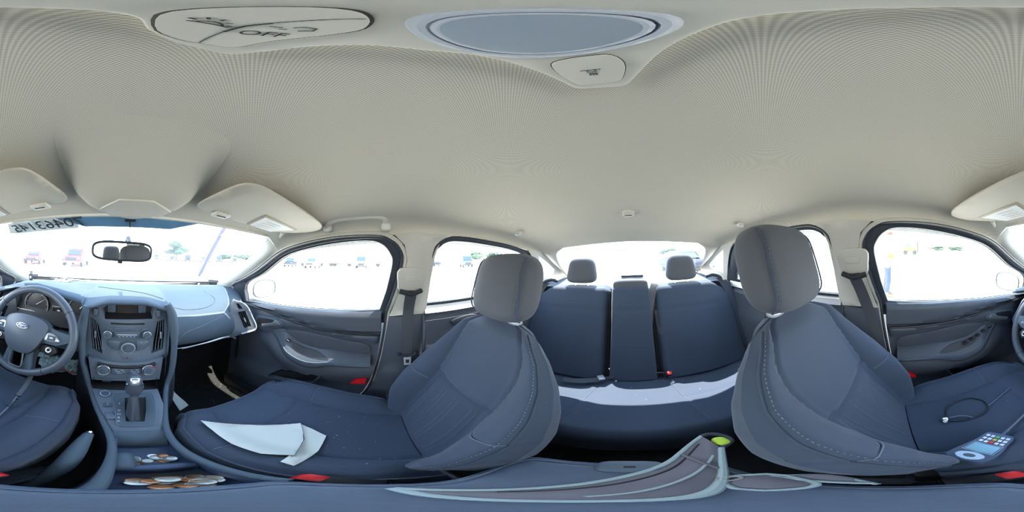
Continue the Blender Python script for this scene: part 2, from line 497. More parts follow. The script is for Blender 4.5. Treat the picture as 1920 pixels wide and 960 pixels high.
m = panel(oct_, [], lambda x, y, d: (x, y, podz(y)-0.0045+d), 0.006, 0.03)
lid = obj('pod_cover', m, M['beige'], pod, bevel=0.0015)
ring = cr([(x, y, podz(y)-0.004) for x, y in oct_], 3, True)
obj('cover_joint', MB().tube([(x, y, podz(y)-0.003) for x, y in oct_], 0.0022, 6, True), M['cream'], pod)

# roof skin and outer body so that no daylight leaks in
body = bpy.data.objects.new('car_body', None); COL.objects.link(body); struct(body, 'white sedan body around the cabin')
m = MB().grid(lambda u, v: ((-1+2*u)*0.66, -1.02+1.44*v, 1.30+0.155*(1-abs(-1+2*u)**3.5)-0.05*(abs(v-0.55)*2)**2.2), 24, 20)
obj('roof_skin', m, M['white'], body)
def hoodfn(u, v):
    x = -0.72+1.44*u; y = 1.34+0.85*v
    return (x*(1-0.12*v), y, 0.985-0.03*(x/0.7)**2-0.20*v**1.6)
obj('hood', MB().grid(hoodfn, 24, 16), M['white'], body)
m = MB().grid(lambda u, v: (-0.70+1.40*u, 1.165-0.12*(2*u-1)**2+0.20*v, 1.012-0.022*v+0.004*math.sin(40*v)), 24, 12)
obj('cowl_grille', m, M['cowl'], body)
m = MB().grid(lambda u, v: (-0.62+1.24*u, -1.60-0.42*v, 1.028+0.012*math.sin(PI*v)-0.05*v*v), 18, 10)
m.tube([(-0.6,-1.80,1.036),(0.6,-1.80,1.036)], 0.003, 6)
obj('trunk_lid', m, M['white'], body)
for s in (-1, 1):
    m = MB().grid(lambda u, v: (s*(0.72+0.10*math.sin(PI*min(1, u*1.2))), 1.30+0.85*u, 0.93-0.55*v-0.12*u), 10, 6)
    obj('fender', m, M['white'], body)
    m = MB().grid(lambda u, v: (s*0.80, -2.0+3.2*u, 0.95-0.65*v), 10, 4)
    obj('side_skin', m, M['white'], body)

# --- windshield: glass between header, pillars and cowl
WS_EDGE = [(0.545,0.457,1.327),(0.575,0.510,1.295),(0.595,0.560,1.265),(0.629,0.745,1.179),(0.655,0.92,1.092),(0.650,1.00,1.050)]
def ws_point(u, v):
    """u across -1..1, v down from the header 0..1"""
    k = v*(len(WS_EDGE)-1); i = min(int(k), len(WS_EDGE)-2); t = k-i
    e = Vector(WS_EDGE[i]).lerp(Vector(WS_EDGE[i+1]), t)
    bulge = 0.02+0.135*v
    yc = e.y-0.012*(1-v)+bulge*(1-u*u)-0.01*(1-u*u)
    return Vector((e.x*u, yc, e.z+0.012*(1-u*u)*(1-v)-0.004*(1-u*u)))
wins = struct(obj('window_1', MB().grid(lambda a, b: tuple(ws_point(-1+2*a, b)+Vector((0, 0.012, 0.008))), 30, 20), G_WS), 'wide windshield')
# header lip
lip = [tuple(ws_point(u/10, 0)+Vector((0, 0.0, 0.002))) for u in range(-10, 11)]
obj('header_seal', MB().tube(lip, 0.006, 6), M['beige'], wins)
low = [tuple(ws_point(u/10, 1)+Vector((0, 0.004, 0.0))) for u in range(-10, 11)]
obj('lower_seal', MB().tube(low, 0.005, 6), M['rubber'], wins)
# blue reflection painted in as a sheet along the top edge, cut at an angle at both ends, with a dark block on the left
def film(poly, dz, th=0.0012):
    return panel(poly, [], lambda a, b, d: tuple(ws_point(a, b)+Vector((0, 0.004+d, -0.002+dz))), th, 0.06)
bandm = obj('reflection_band', film([(-0.43,-0.01),(-0.25,0.125),(0.23,0.115),(0.40,-0.01)], 0), M['band'], wins)

def side_cabin(s, tags):
    """everything that lines one side of the cabin; s = +1 passenger side, -1 driver side"""
    F = sidefn(s)
    sd_ = 'passenger' if s > 0 else 'driver'
    # ---------- A-pillar between windshield edge and door opening
    D = [(0.600,0.420,1.254),(0.606,0.470,1.236),(0.616,0.530,1.208),(0.642,0.640,1.145),(0.664,0.745,1.092),(0.680,0.840,1.050),(0.690,0.90,1.00)]
    W_ = [(0.545,0.457,1.327),(0.575,0.510,1.295),(0.595,0.560,1.265),(0.629,0.745,1.179),(0.655,0.92,1.092),(0.652,1.00,1.050),(0.66,1.02,1.02)]
    Dc = cr(D, 5); Wc = cr(W_, 5)
    def pil(u, v):
        k = v*(len(Dc)-1); i = min(int(k), len(Dc)-2); t = k-i
        a = Vector(Wc[i]).lerp(Vector(Wc[i+1]), t); b = Vector(Dc[i]).lerp(Vector(Dc[i+1]), t)
        p = a.lerp(b, u); bl = math.sin(PI*u)
        p += Vector((-0.018, -0.012, -0.004))*bl*sst(0, 0.18, v)
        return (s*p.x, p.y, p.z)
    m = MB().grid(pil, 14, 36)
    struct(obj(tags['a'], m, M['pillar'], smooth=60), 'pale windshield pillar trim, %s side' % sd_)
    # ---------- front door
    glass = cr([(0.738,0.958),(0.742,1.030),(0.70,1.086),(0.563,1.148),(0.407,1.237),(0.286,1.271),(0.138,1.293),(0.030,1.298),(-0.018,1.284),(-0.047,1.252),(-0.056,1.212),(-0.035,1.10)], 6)
    glass = [glass[i] for i in range(len(glass))]+[(-0.008,1.003),(0.191,0.992),(0.421,0.980),(0.60,0.969)]
    gl2 = [(p[0], p[1]) for p in [(q[0], q[1]) for q in [(a[0], a[1]) for a in glass]]]
    frame_o = [(0.745,0.945),(0.832,0.955),(0.850,1.045)]+[(a[0], a[1]) for a in cr([(0.81,1.064),(0.70,1.104),(0.563,1.163),(0.407,1.249),(0.286,1.282),(0.138,1.304),(0.0,1.309),(-0.043,1.299),(-0.078,1.270),(-0.092,1.222),(-0.066,1.10),(-0.036,1.0)], 6)]+[(-0.034,0.985),(0.191,0.978),(0.421,0.966)]
    door = bpy.data.objects.new(tags['door'], None); COL.objects.link(door); struct(door, 'front %s door' % sd_)
    obj('window_seal', panel(frame_o, [gl2], lambda y, z, d: (s*(side_x(z)-0.006+d), y, z), 0.02), M['rubber'], door, bevel=0.004)
    big = [(y, z) for y, z in gl2]
    obj('window_glass', panel(big, [], lambda y, z, d: (s*(side_x(z)+0.012), y, z), 0, 0.08), G_SIDE, door)
    # thin inner seal lines round the opening
    ln = [p for p in frame_o if p[1] > 0.99]
    obj('seal_bead', MB().tube([(s*(side_x(z)-0.008), y, z) for y, z in ln], 0.0055, 6), M['rubber'], door)
    def wob(off, p): return (p[0]-off, p[1])
    out = [(0.86,1.052)]+[(a[0], a[1]) for a in cr([(0.82,1.074),(0.70,1.120),(0.563,1.183),(0.407,1.265),(0.286,1.298),(0.138,1.318),(-0.003,1.320),(-0.052,1.308),(-0.089,1.276),(-0.105,1.222),(-0.078,1.10),(-0.048,1.0),(-0.036,0.90),(-0.012,0.74),(0.016,0.59),(0.048,0.49),(0.085,0.43)], 6)]
    obj('door_jamb_seal', MB().tube([(s*(side_x(z)-0.006), y, z) for y, z in out], [0.010 if z > 1.0 else 0.0065 for y, z in out], 8), M['pillar'], door)
    obj('jamb_rubber', MB().tube([(s*(side_x(z)-0.012), y+0.010, z-0.004) for y, z in out], [0.0030 if z > 1.05 else 0.0055 for y, z in out], 6), M['rubber'], door)
    # liner closing the gap between frame and body
    lo_ = [(0.86,0.93)]+[(a[0], a[1]) for a in cr([(0.87,1.062),(0.80,1.095),(0.70,1.145),(0.563,1.208),(0.407,1.290),(0.286,1.325),(0.138,1.342),(-0.003,1.345),(-0.062,1.335),(-0.118,1.30),(-0.135,1.222),(-0.11,1.10),(-0.08,1.0),(-0.06,0.93)], 4)]
    obj('opening_liner', panel(lo_, [gl2], lambda y, z, d: (s*(side_x(z)+0.018+d), y, z), 0.004), M['rubber'], door)
    # door trim panel in relief
    cre = [(-0.05,0.882),(0.139,0.889),(0.281,0.896),(0.42,0.916),(0.564,0.936),(0.742,0.948),(0.9,0.955)]
    low = [(-0.05,0.826),(0.04,0.837),(0.164,0.857),(0.298,0.874),(0.445,0.860),(0.52,0.830),(0.56,0.80),(0.9,0.77)]
    pk = [(0.52,0.482),(0.47,0.535),(0.40,0.560),(0.30,0.580),(0.25,0.600),(0.285,0.540),(0.34,0.515),(0.437,0.497)]
    def relief(y, z):
        zc1 = interp(y, cre); zc2 = interp(y, low)
        zt = interp(y, [(-0.02,1.000),(0.42,0.982),(0.743,0.955)])
        d = 0.022*sst(zc1-0.004, zc1+0.012, z)*(1-0.9*sst(zt-0.022, zt+0.004, z)**2)
        d += 0.012*sst(zc2-0.01, zc2+0.008, z)*(1-sst(zc1-0.012, zc1, z))
        d -= 0.006*math.exp(-((z-zc1+0.004)/0.006)**2)
        # bulge below the arm rest
        zb = interp(y, [(0.0,0.70),(0.22,0.67),(0.33,0.65),(0.45,0.70),(0.55,0.78)])
        d += 0.030*math.exp(-((z-zb+0.05)/0.06)**2)*sst(0.66, 0.5, y)
        d += 0.035*sst(0.55, 0.44, z)
        if inpoly((y, z), pk): d -= 0.045
        return d
    outl = [(0.743,0.953),(0.60,0.966),(0.421,0.977),(0.191,0.990),(0.0,1.002),(-0.020,1.002),(-0.014,0.90),(0.004,0.74),(0.032,0.60),(0.062,0.50),(0.11,0.42),(0.20,0.36),(0.86,0.30),(0.86,0.95)]
    m = panel(outl, [], lambda y, z, d: (s*(side_x(z)-relief(y, z)+d), y, z), 0.02, 0.016)
    obj('door_trim', m, M['door'], door, smooth=50)
    obj('crease_shade', MB().tube([(s*(side_x(b)-0.0165), a, b-0.006) for a, b, *_ in cr([(a, b, 0) for a, b in [(0.0,0.885)]+cre[1:-1]], 5)], 0.0055, 6), M['dark'], door)  # dark tube draws in the shade of the crease
    # soft insert panel between crease and arm rest
    ins = [(0.045,0.822),(0.164,0.842),(0.298,0.858),(0.40,0.852),(0.47,0.826),(0.44,0.808),(0.36,0.785),(0.25,0.770),(0.05,0.765)]
    m = panel([(a[0], a[1]) for a in cr(ins, 3, True)], [], lambda y, z, d: (s*(side_x(z)-0.007+d), y, z), 0.008, 0.03)
    obj('door_insert', m, M['doorcloth'], door, bevel=0.002)
    # arm rest: a long swoosh standing out from the door
    top = [(0.03,0.768),(0.12,0.773),(0.20,0.778),(0.26,0.776),(0.325,0.781),(0.392,0.806),(0.44,0.836),(0.50,0.850)]
    bot = [(0.03,0.712),(0.12,0.708),(0.20,0.700),(0.26,0.672),(0.325,0.663),(0.392,0.688),(0.46,0.735),(0.535,0.815)]
    tc_, bc_ = cr([(a, b, 0) for a, b in top], 5), cr([(a, b, 0) for a, b in bot], 5)
    def armfn(u, v):
        k = u*(len(tc_)-1); i = min(int(k), len(tc_)-2); t = k-i
        a = Vector(tc_[i]).lerp(Vector(tc_[i+1]), t); b = Vector(bc_[i]).lerp(Vector(bc_[i+1]), t)
        proud = 0.055*sst(1.0, 0.72, u)+0.004
        # around the section: underside, rounded nose, sloped tray top
        if v < 0.35: q = v/0.35; p = (b.x, b.y, proud*(0.2+0.8*q))
        elif v < 0.6: q = (v-0.35)/0.25; p = (b.x+(a.x-b.x)*0.35*q, b.y+(a.y-b.y)*0.35*q, proud*(1+0.08*math.sin(PI*q)))
        else: q = (v-0.6)/0.4; p = (b.x+(a.x-b.x)*(0.35+0.65*q), b.y+(a.y-b.y)*(0.35+0.65*q), proud*(1-q)**0.8)
        return (s*(side_x(p[1])-p[2]), p[0], p[1])
    arm = obj('arm_rest', MB().grid(armfn, 36, 16), M['door'], door, smooth=50)
    edge = [armfn(u/30, 0.60) for u in range(0, 30)]
    obj('arm_rest_edge', MB().tube(edge, 0.004, 6), M['dash'], arm)
    # grip cup in the arm rest
    cup = [(0.428,0.800),(0.375,0.781),(0.327,0.767),(0.265,0.760),(0.205,0.740),(0.225,0.732),(0.28,0.730),(0.345,0.741),(0.39,0.765)]
    def cupfn(y, z, d):
        zb = interp(y, [(a, b) for a, b in bot]); zt = interp(y, [(a, b) for a, b in top])
        q = (z-zb)/(zt-zb); q = max(0, min(1, (q-0.35)/0.65)); u = (y-0.03)/0.47
        pr = (0.055*sst(1.0, 0.72, u)+0.004)*(1-q)**0.8
        return (s*(side_x(z)-pr-0.0025+d), y, z)
    m = panel([(a[0], a[1]) for a in cr(cup, 3, True)], [], cupfn, 0.004, 0.015)
    obj('grip_cup', m, M['dark'], arm)
    # window switches
    nsw = 4 if s < 0 else 1
    for k in range(nsw):
        y = (0.335+0.030*(k % 2), 0.36+0.045*(k//2))[0] if nsw > 1 else 0.412
        if nsw > 1: y = 0.330+0.032*k; z = 0.757+0.0155*k
        else: z = 0.792
        mt = Matrix.Translation((s*(0.664+0.006*0), y, z+0.006)) @ Matrix.Rotation(0.45, 4, 'X')
        mb = MB().box((0, 0, 0), (0.020, 0.020, 0.010)); mb.xf(mt)
        obj('window_switch', mb, M['dark'], arm, bevel=0.003)
    if s < 0:
        mt = frame((-0.668, 0.462, 0.826), (0,1,0.55), (0.6,-0.4,0.7))
        mb = MB().lathe([(0.0,0),(0.014,0),(0.014,0.006),(0.010,0.009),(0.0,0.009)], (0,0,0)); mb.xf(mt)
        obj('mirror_adjuster', mb, M['dark'], arm)
    # inner door handle in its oval recess
    rec = [(0.645,0.878),(0.60,0.892),(0.509,0.900),(0.466,0.888),(0.455,0.866),(0.486,0.847),(0.56,0.828),(0.634,0.812),(0.652,0.84)]
    rc = [(a[0], a[1]) for a in cr(rec, 4, True)]
    hb = obj('handle_bezel', panel(rc, [], lambda y, z, d: (s*(side_x(z)-0.016+d), y, z), 0.012), M['dash'], door, bevel=0.003)
    inr = [(0.552+(a-0.552)*0.74, 0.862+(b-0.862)*0.66) for a, b in rc]
    obj('handle_recess', panel(inr, [], lambda y, z, d: (s*(side_x(z)-0.0175+d), y, z), 0.004), M['dark'], hb)
    lev = cr([(0.590,0.846),(0.575,0.852),(0.520,0.872),(0.505,0.889),(0.490,0.893),(0.468,0.878),(0.466,0.868),(0.50,0.856),(0.56,0.836),(0.585,0.832)], 3, True)
    obj('handle_lever', panel([(a[0], a[1]) for a in lev], [], lambda y, z, d: (s*(side_x(z)-0.026+d), y, z), 0.008), M['silver'], hb, bevel=0.002)
    # map pocket
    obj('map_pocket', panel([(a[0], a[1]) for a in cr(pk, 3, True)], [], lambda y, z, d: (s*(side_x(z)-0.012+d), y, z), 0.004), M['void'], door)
    obj('pocket_lip', MB().tube([(s*0.668, a[0], a[1]-0.004) for a in cr([(0.60,0.46),(0.52,0.474),(0.437,0.490),(0.34,0.507),(0.285,0.532),(0.245,0.603)], 4)], 0.006, 6), M['door'], door)
    # red reflector
    rf = [(0.112,0.584),(0.088,0.614),(0.045,0.622),(0.052,0.586)]
    obj('door_reflector', panel(rf, [], lambda y, z, d: (s*(side_x(z)-0.034-0.012+d), y, z), 0.02), M['reflect'], door, bevel=0.002)
    # dark triangular sail and outside mirror
    sail = [(0.738,0.955),(0.742,1.035),(0.705,1.090),(0.80,1.066),(0.847,1.046),(0.838,0.955)]
    obj('mirror_sail', panel(sail, [], lambda y, z, d: (s*(side_x(z)-0.009+d), y, z), 0.01), M['rubber'], door, bevel=0.002)
    mc = Vector((s*0.87, 0.735, 1.020)) if s > 0 else Vector((s*0.87, 0.750, 1.012))
    look = (Vector((-0.25*s, -0.9, 0.0)))
    fr = frame(mc, (1*s*0.97, -0.20, 0) if s < 0 else (0.97, -0.20*-1*-1, 0), (0, 0, 1))
    fr = frame(mc, (0.96, -s*0.22, 0), (0, 0, 1))          # local z = facing rearwards
    mb = MB()
    outl2 = [(0.095*math.copysign(abs(math.cos(t))**0.7, math.cos(t)), 0.062*math.copysign(abs(math.sin(t))**0.7, math.sin(t))) for t in [2*PI*k/32 for k in range(32)]]
    rings = []
    for q, sc in ((0.0,1.0),(-0.02,1.06),(-0.06,1.0),(-0.10,0.75),(-0.115,0.35)):
        rings.append([fr @ Vector((a*sc, b*sc, q)) for a, b in outl2])
    mb.loft(rings, True, True, True)
    mb.tube([tuple(mc+Vector((-s*0.06, 0.03, -0.04))), (s*0.74, 0.80, 0.965)], 0.022, 8)
    mir = obj('side_mirror', mb, M['white'], door)
    obj('mirror_rim', MB().tube([fr @ Vector((a*1.01, b*1.01, 0.003)) for a, b in outl2], 0.005, 6, True), M['cowl'], mir)
    mb = MB().add([fr @ Vector((a*0.97, b*0.97, 0.002)) for a, b in outl2], [tuple(range(32))])
    obj('mirror_glass', mb, M['mirror'], mir)
    # ---------- B-pillar: pale upper trim, dark lower trim
    up = [(-0.048,0.972),(-0.060,1.0),(-0.088,1.10),(-0.114,1.222),(-0.100,1.282),(-0.062,1.318),(-0.13,1.326),(-0.275,1.323),(-0.243,1.300),(-0.226,1.245),(-0.219,1.15),(-0.215,1.02),(-0.207,0.978)]
    m = panel(up, [], lambda y, z, d: (s*(side_x(z)-0.010-0.018*math.sin(PI*min(1, max(0, (y+0.22)/0.13)))+d), y, z), 0.03, 0.022)
    struct(obj(tags['b1'], m, M['pillar'], smooth=60), 'pale upper pillar trim between the %s side doors' % sd_)
    lo = [(-0.048,0.972),(-0.036,0.90),(-0.012,0.74),(0.016,0.59),(0.05,0.49),(0.10,0.40),(0.14,0.30),(-0.25,0.30),(-0.20,0.45),(-0.19,0.74),(-0.205,0.978)]
    m = panel(lo, [], lambda y, z, d: (s*(side_x(z)-0.012-0.02*sst(0.70, 0.66, z)-0.016*math.sin(PI*min(1, max(0, (y+0.2)/0.17)))+d), y, z), 0.03, 0.03)
    struct(obj(tags['b2'], m, M['door'], smooth=60), 'dark lower pillar trim between the %s side doors' % sd_)
    # ---------- rear door
    rd = bpy.data.objects.new(tags['rdoor'], None); COL.objects.link(rd); struct(rd, 'rear %s door' % sd_)
    rg = [(a[0], a[1]) for a in cr([(-0.213,1.028),(-0.214,1.12),(-0.222,1.237),(-0.246,1.277),(-0.278,1.298),(-0.33,1.303),(-0.433,1.298),(-0.60,1.283),(-0.715,1.265),(-0.757,1.248),(-0.81,1.180),(-0.92,1.035)], 6)]
    ro = [(a[0], a[1]) for a in cr([(-0.200,1.012),(-0.204,1.12),(-0.214,1.245),(-0.236,1.292),(-0.278,1.314),(-0.33,1.318),(-0.433,1.313),(-0.60,1.299),(-0.73,1.279),(-0.82,1.258),(-0.919,1.166),(-1.035,1.012)], 6)]
    obj('window_seal', panel(ro, [rg], lambda y, z, d: (s*(side_x(z)-0.004+d), y, z), 0.02), M['rubber'], rd, bevel=0.004)
    obj('window_glass', panel(rg, [], lambda y, z, d: (s*(side_x(z)+0.014), y, z), 0, 0.08), G_SIDE, rd)
    obj('seal_bead', MB().tube([(s*(side_x(z)-0.008), y, z) for y, z in ro[4:]], 0.005, 6), M['rubber'], rd)
    def rrel(y, z): return 0.03*sst(0.975, 0.955, z)+0.02*sst(0.85, 0.80, z)-0.01*math.exp(-((z-0.90)/0.01)**2)
    m = panel([(-0.200,1.028),(-1.035,1.028),(-1.06,0.9),(-1.0,0.30),(-0.22,0.30),(-0.19,0.5),(-0.186,0.74)], [], lambda y, z, d: (s*(side_x(z)-rrel(y, z)+d), y, z), 0.02, 0.03)
    obj('door_trim', m, M['door'], rd)
    # sill under the glass, its sunlit brightness painted in as a pale colour
    m = MB().grid(lambda u, v: (s*(0.700-0.026*v), -0.206-0.80*u, 1.026-0.046*v+0.004*math.sin(PI*v)), 20, 4)
    obj('window_sill', m, M['white'] if s > 0 else M['silverp'], rd)
    obj('sill_line', MB().tube([(s*0.697, -0.21, 1.027), (s*0.697, -1.0, 1.031)], 0.004, 6), M['rubber'], rd)
    hb = obj('handle_bezel', panel([(a[0], a[1]) for a in cr([(-0.33,0.93),(-0.40,0.945),(-0.46,0.94),(-0.48,0.915),(-0.43,0.895),(-0.35,0.90)], 4, True)], [], lambda y, z, d: (s*(side_x(z)-0.040+d), y, z), 0.02), M['rubber'], rd, bevel=0.003)
    obj('handle_lever', panel([(a[0], a[1]) for a in cr([(-0.38,0.905),(-0.44,0.93),(-0.468,0.928),(-0.46,0.912),(-0.42,0.902)], 3, True)], [], lambda y, z, d: (s*(side_x(z)-0.050+d), y, z), 0.01), M['silver'], hb, bevel=0.002)
    # ---------- C-pillar with quarter glass
    q = [(-0.940,1.243),(-1.10,1.188),(-1.252,1.125),(-1.250,1.092),(-1.065,1.068)]
    cpl = [(-0.800,1.280),(-0.95,1.272),(-1.10,1.215),(-1.30,1.145),(-1.50,1.070),(-1.50,0.99),(-1.03,1.0),(-0.918,1.170),(-0.822,1.262)]
    m = panel(cpl, [q], lambda y, z, d: (s*(side_x(z)-0.006+d), y, z), 0.025, 0.05)
    o_ = struct(obj(tags['c'], m, M['pillar'], smooth=50), 'pale rear pillar trim round the small fixed %s window' % sd_)
    R_ = [(0.440,-0.998,1.290),(0.500,-1.02,1.250),(0.545,-1.15,1.178),(0.575,-1.30,1.105),(0.600,-1.49,1.018)]
    Q_ = [(0.592,-0.953,1.268),(0.604,-1.02,1.245),(0.620,-1.15,1.196),(0.642,-1.30,1.147),(0.672,-1.50,1.070)]
    Rc = cr(R_, 5); Qc = cr(Q_, 5)
    def cp(u, v):
        i = min(int(v*(len(Rc)-1)), len(Rc)-2); t = v*(len(Rc)-1)-i
        a = Vector(Rc[i]).lerp(Vector(Rc[i+1]), t); b = Vector(Qc[i]).lerp(Vector(Qc[i+1]), t)
        p = a.lerp(b, u)+Vector((-0.008, 0.012, -0.006))*math.sin(PI*u)*sst(0, 0.2, v)
        return (s*p.x, p.y, p.z)
    obj('pillar_cover', MB().grid(cp, 8, 20), M['pillar'], o_, smooth=60)
    wn = struct(obj(tags['q'], panel(q, [], lambda y, z, d: (s*(side_x(z)+0.008), y, z), 0), G_SIDE), 'small fixed side window, %s side rear' % sd_)
    # lower side wall ahead of the door
    m = panel([(0.80,0.22),(0.80,0.955),(0.88,1.03),(1.0,1.05),(1.22,1.04),(1.22,0.22)], [], lambda y, z, d: (s*(0.705-0.05*sst(0.45, 0.25, z)+d), y, z), 0.02, 0.08)
    struct(obj(tags['k'], m, M['carpet']), 'dark kick panel ahead of the %s door' % sd_)
    # door sill
    m = MB().box((s*0.67, 0.0, 0.27), (0.10, 1.7, 0.10))
    struct(obj(tags['sill'], m, M['dark'], bevel=0.02), 'black door sill, %s side' % sd_)
    # rear side wall beside the bench
    m = panel([(-0.98,0.25),(-0.98,1.03),(-1.6,1.03),(-1.6,0.25)], [], lambda y, z, d: (s*(0.70+d), y, z), 0.02)
    struct(obj(tags['rs'], m, M['door']), 'dark side lining beside the rear bench, %s side' % sd_)

side_cabin(1, dict(a='trim_2', door='door_1', b1='trim_3', b2='trim_4', rdoor='door_2', c='trim_5', q='window_2', k='trim_6', sill='trim_7', rs='trim_8'))
side_cabin(-1, dict(a='trim_9', door='door_3', b1='trim_10', b2='trim_11', rdoor='door_4', c='trim_12', q='window_3', k='trim_13', sill='trim_14', rs='trim_15'))

# --- rear window
def rw(u, v):
    x = -1+2*u
    top = Vector((0.44*x, -0.918-0.08*min(1, abs(0.44*x)/0.30), 1.304-0.014*abs(x)**3))
    bot = Vector((0.60*x, -1.60+0.10*x*x, 1.018))
    p = top.lerp(bot, v); p.z += 0.010*math.sin(PI*v)
    # widen the sides along the pillar edge
    return tuple(p)
rwin = struct(obj('window_4', MB().grid(rw, 24, 14), G_REAR, smooth=60), 'rear window')
obj('lower_seal', MB().tube([rw(u/20, 1.0) for u in range(21)], 0.007, 6), M['rubber'], rwin)
obj('high_brake_lamp', MB().box((0, -1.50, 1.036), (0.20, 0.05, 0.022)), M['dark'], rwin, bevel=0.006)

# ================================================================== DASHBOARD
dash = thing('dashboard', 'long blue-grey dashboard under the windshield with gauges, centre stack and glovebox', 'dashboard', (0, 0.75, 0.9))
PP = [(1.16,1.026),(1.06,1.032),(0.97,1.031),(0.90,1.026),(0.84,1.014),(0.79,0.996),(0.755,0.975),(0.725,0.945),(0.703,0.91),(0.690,0.87),(0.685,0.83),(0.690,0.795),(0.705,0.772),(0.74,0.758),(0.84,0.752),(1.0,0.75)]
PC = [(1.16,1.026),(1.06,1.031),(0.97,1.034),(0.89,1.038),(0.82,1.042),(0.75,1.045),(0.69,1.047),(0.64,1.047),(0.612,1.045),(0.598,1.038),(0.602,1.028),(0.63,1.024),(0.685,1.020),(0.70,0.98),(0.70,0.86),(0.70,0.72)]
PD = [(1.16,1.026),(1.06,1.032),(0.97,1.038),(0.89,1.050),(0.82,1.060),(0.75,1.067),(0.69,1.069),(0.650,1.064),(0.638,1.054),(0.645,1.044),(0.70,1.034),(0.755,1.020),(0.762,0.93),(0.750,0.855),(0.69,0.825),(0.66,0.76)]
NP = 16
def prof(tab, k):
    i = min(int(k), NP-2); t = k-i
    P = [Vector((a[0], a[1], 0)) for a in tab]
    a = P[i-1] if i > 0 else P[0]*2-P[1]; d = P[i+2] if i+2 < NP else P[-1]*2-P[-2]
    b, c = P[i], P[i+1]
    return 0.5*((2*b)+(c-a)*t+(2*a-5*b+4*c-d)*t*t+(3*b-a-3*c+d)*t**3)
def dashfn(u, v):
    x = -0.695+1.39*u; k = v*(NP-1)
    wc = sst(0.215, 0.165, x) if x > 0 else 1
    wd = sst(-0.150, -0.185, x)
    p = prof(PP, k)*(1-wc)+prof(PC, k)*wc
    q = prof(PD, k)
    h = interp(x, [(-0.7,-0.065),(-0.60,-0.035),(-0.5,0.0),(-0.40,0.012),(-0.30,-0.004),(-0.26,-0.014),(-0.15,-0.034),(-0.1,-0.03)])
    q.y += h*sst(1, 4, k)*sst(14, 10, k)
    p = p*(1-wd)+q*wd
    yb = 1.165-0.155*(x/0.65)**2+0.008
    y = p.x if p.x < 0.80 else 0.80+(p.x-0.80)*(yb-0.80)/0.36
    hood = 0.006*math.sin(PI*min(1, max(0, (x+0.15)/0.31)))*wc*(1-wd)*sst(2, 6, k)
    z = p.y+hood
    if wd < 0.5 and wc > 0.5: z -= 0.022*sst(0.06, 0.16, abs(x-0.005))*sst(4, 8, k)*(1 if k < 12 else 0)
    # soft crown towards the outer end of the passenger side
    if x > 0.2: y += 0.05*sst(0.55, 0.72, x)*sst(4, 8, k); z -= 0.0*sst(0.5, 0.7, x)
    return (x, y, z)
top = obj('dash_top', MB().grid(dashfn, 150, 90), M['dash'], dash, smooth=45)
# lower dash panels below the pad
m = MB().grid(lambda u, v: (0.20+0.48*u, 0.72+0.32*v, 0.750-0.05*v+0.0), 10, 6)
m.grid(lambda u, v: (0.20+0.48*u, 0.712+0.03*v, 0.775-0.035*v), 10, 3)
obj('lower_panel', m, M['dark'], dash)
m = MB().grid(lambda u, v: (-0.69+0.56*u, 0.665+0.06*v+0.03*math.sin(PI*u), 0.765-0.13*v), 16, 8)
obj('knee_panel', m, M['dark'], dash)
# seam line that runs over the pad from the hood towards the windshield
def on_dash(x, k): return dashfn((x+0.695)/1.39, k/(NP-1))
obj('pad_seam', MB().tube([tuple(Vector(on_dash(-0.15+0.34*t, 2.6+3.9*t**1.3))+Vector((0,0,0.0012))) for t in [i/24 for i in range(25)]], 0.0022, 5), M['door'], dash)
obj('airbag_seam', MB().tube(cr([tuple(Vector(on_dash(x, k))+Vector((0, -0.001, 0.001))) for x, k in ((0.24,6.2),(0.30,6.6),(0.40,6.6),(0.47,6.0),(0.485,4.9),(0.46,3.4))], 4), 0.0018, 5), M['dash'], dash)
obj('glovebox_seam', MB().tube(cr([tuple(Vector(on_dash(x, k))+Vector((0, -0.001, 0.0))) for x, k in ((0.235,11.3),(0.245,10.2),(0.28,9.4),(0.36,8.9),(0.46,8.3),(0.55,7.8))], 5), 0.0022, 5), M['stitch'], dash)
# bright trim strip along the lower edge of the pad, passenger side
st = cr([(0.215,0.690,0.762),(0.30,0.694,0.760),(0.40,0.698,0.762),(0.50,0.703,0.765),(0.56,0.708,0.752),(0.585,0.700,0.735)], 5)
obj('trim_strip', MB().tube(st, [0.0025+0.004*sst(0.25, 0.5, p[0]) for p in st], 6), M['silverp'], dash)
obj('glovebox_latch', MB().tube(cr([(0.27,0.712,0.742),(0.33,0.714,0.745),(0.39,0.716,0.752)], 4), 0.0035, 6), M['silverp'], dash)

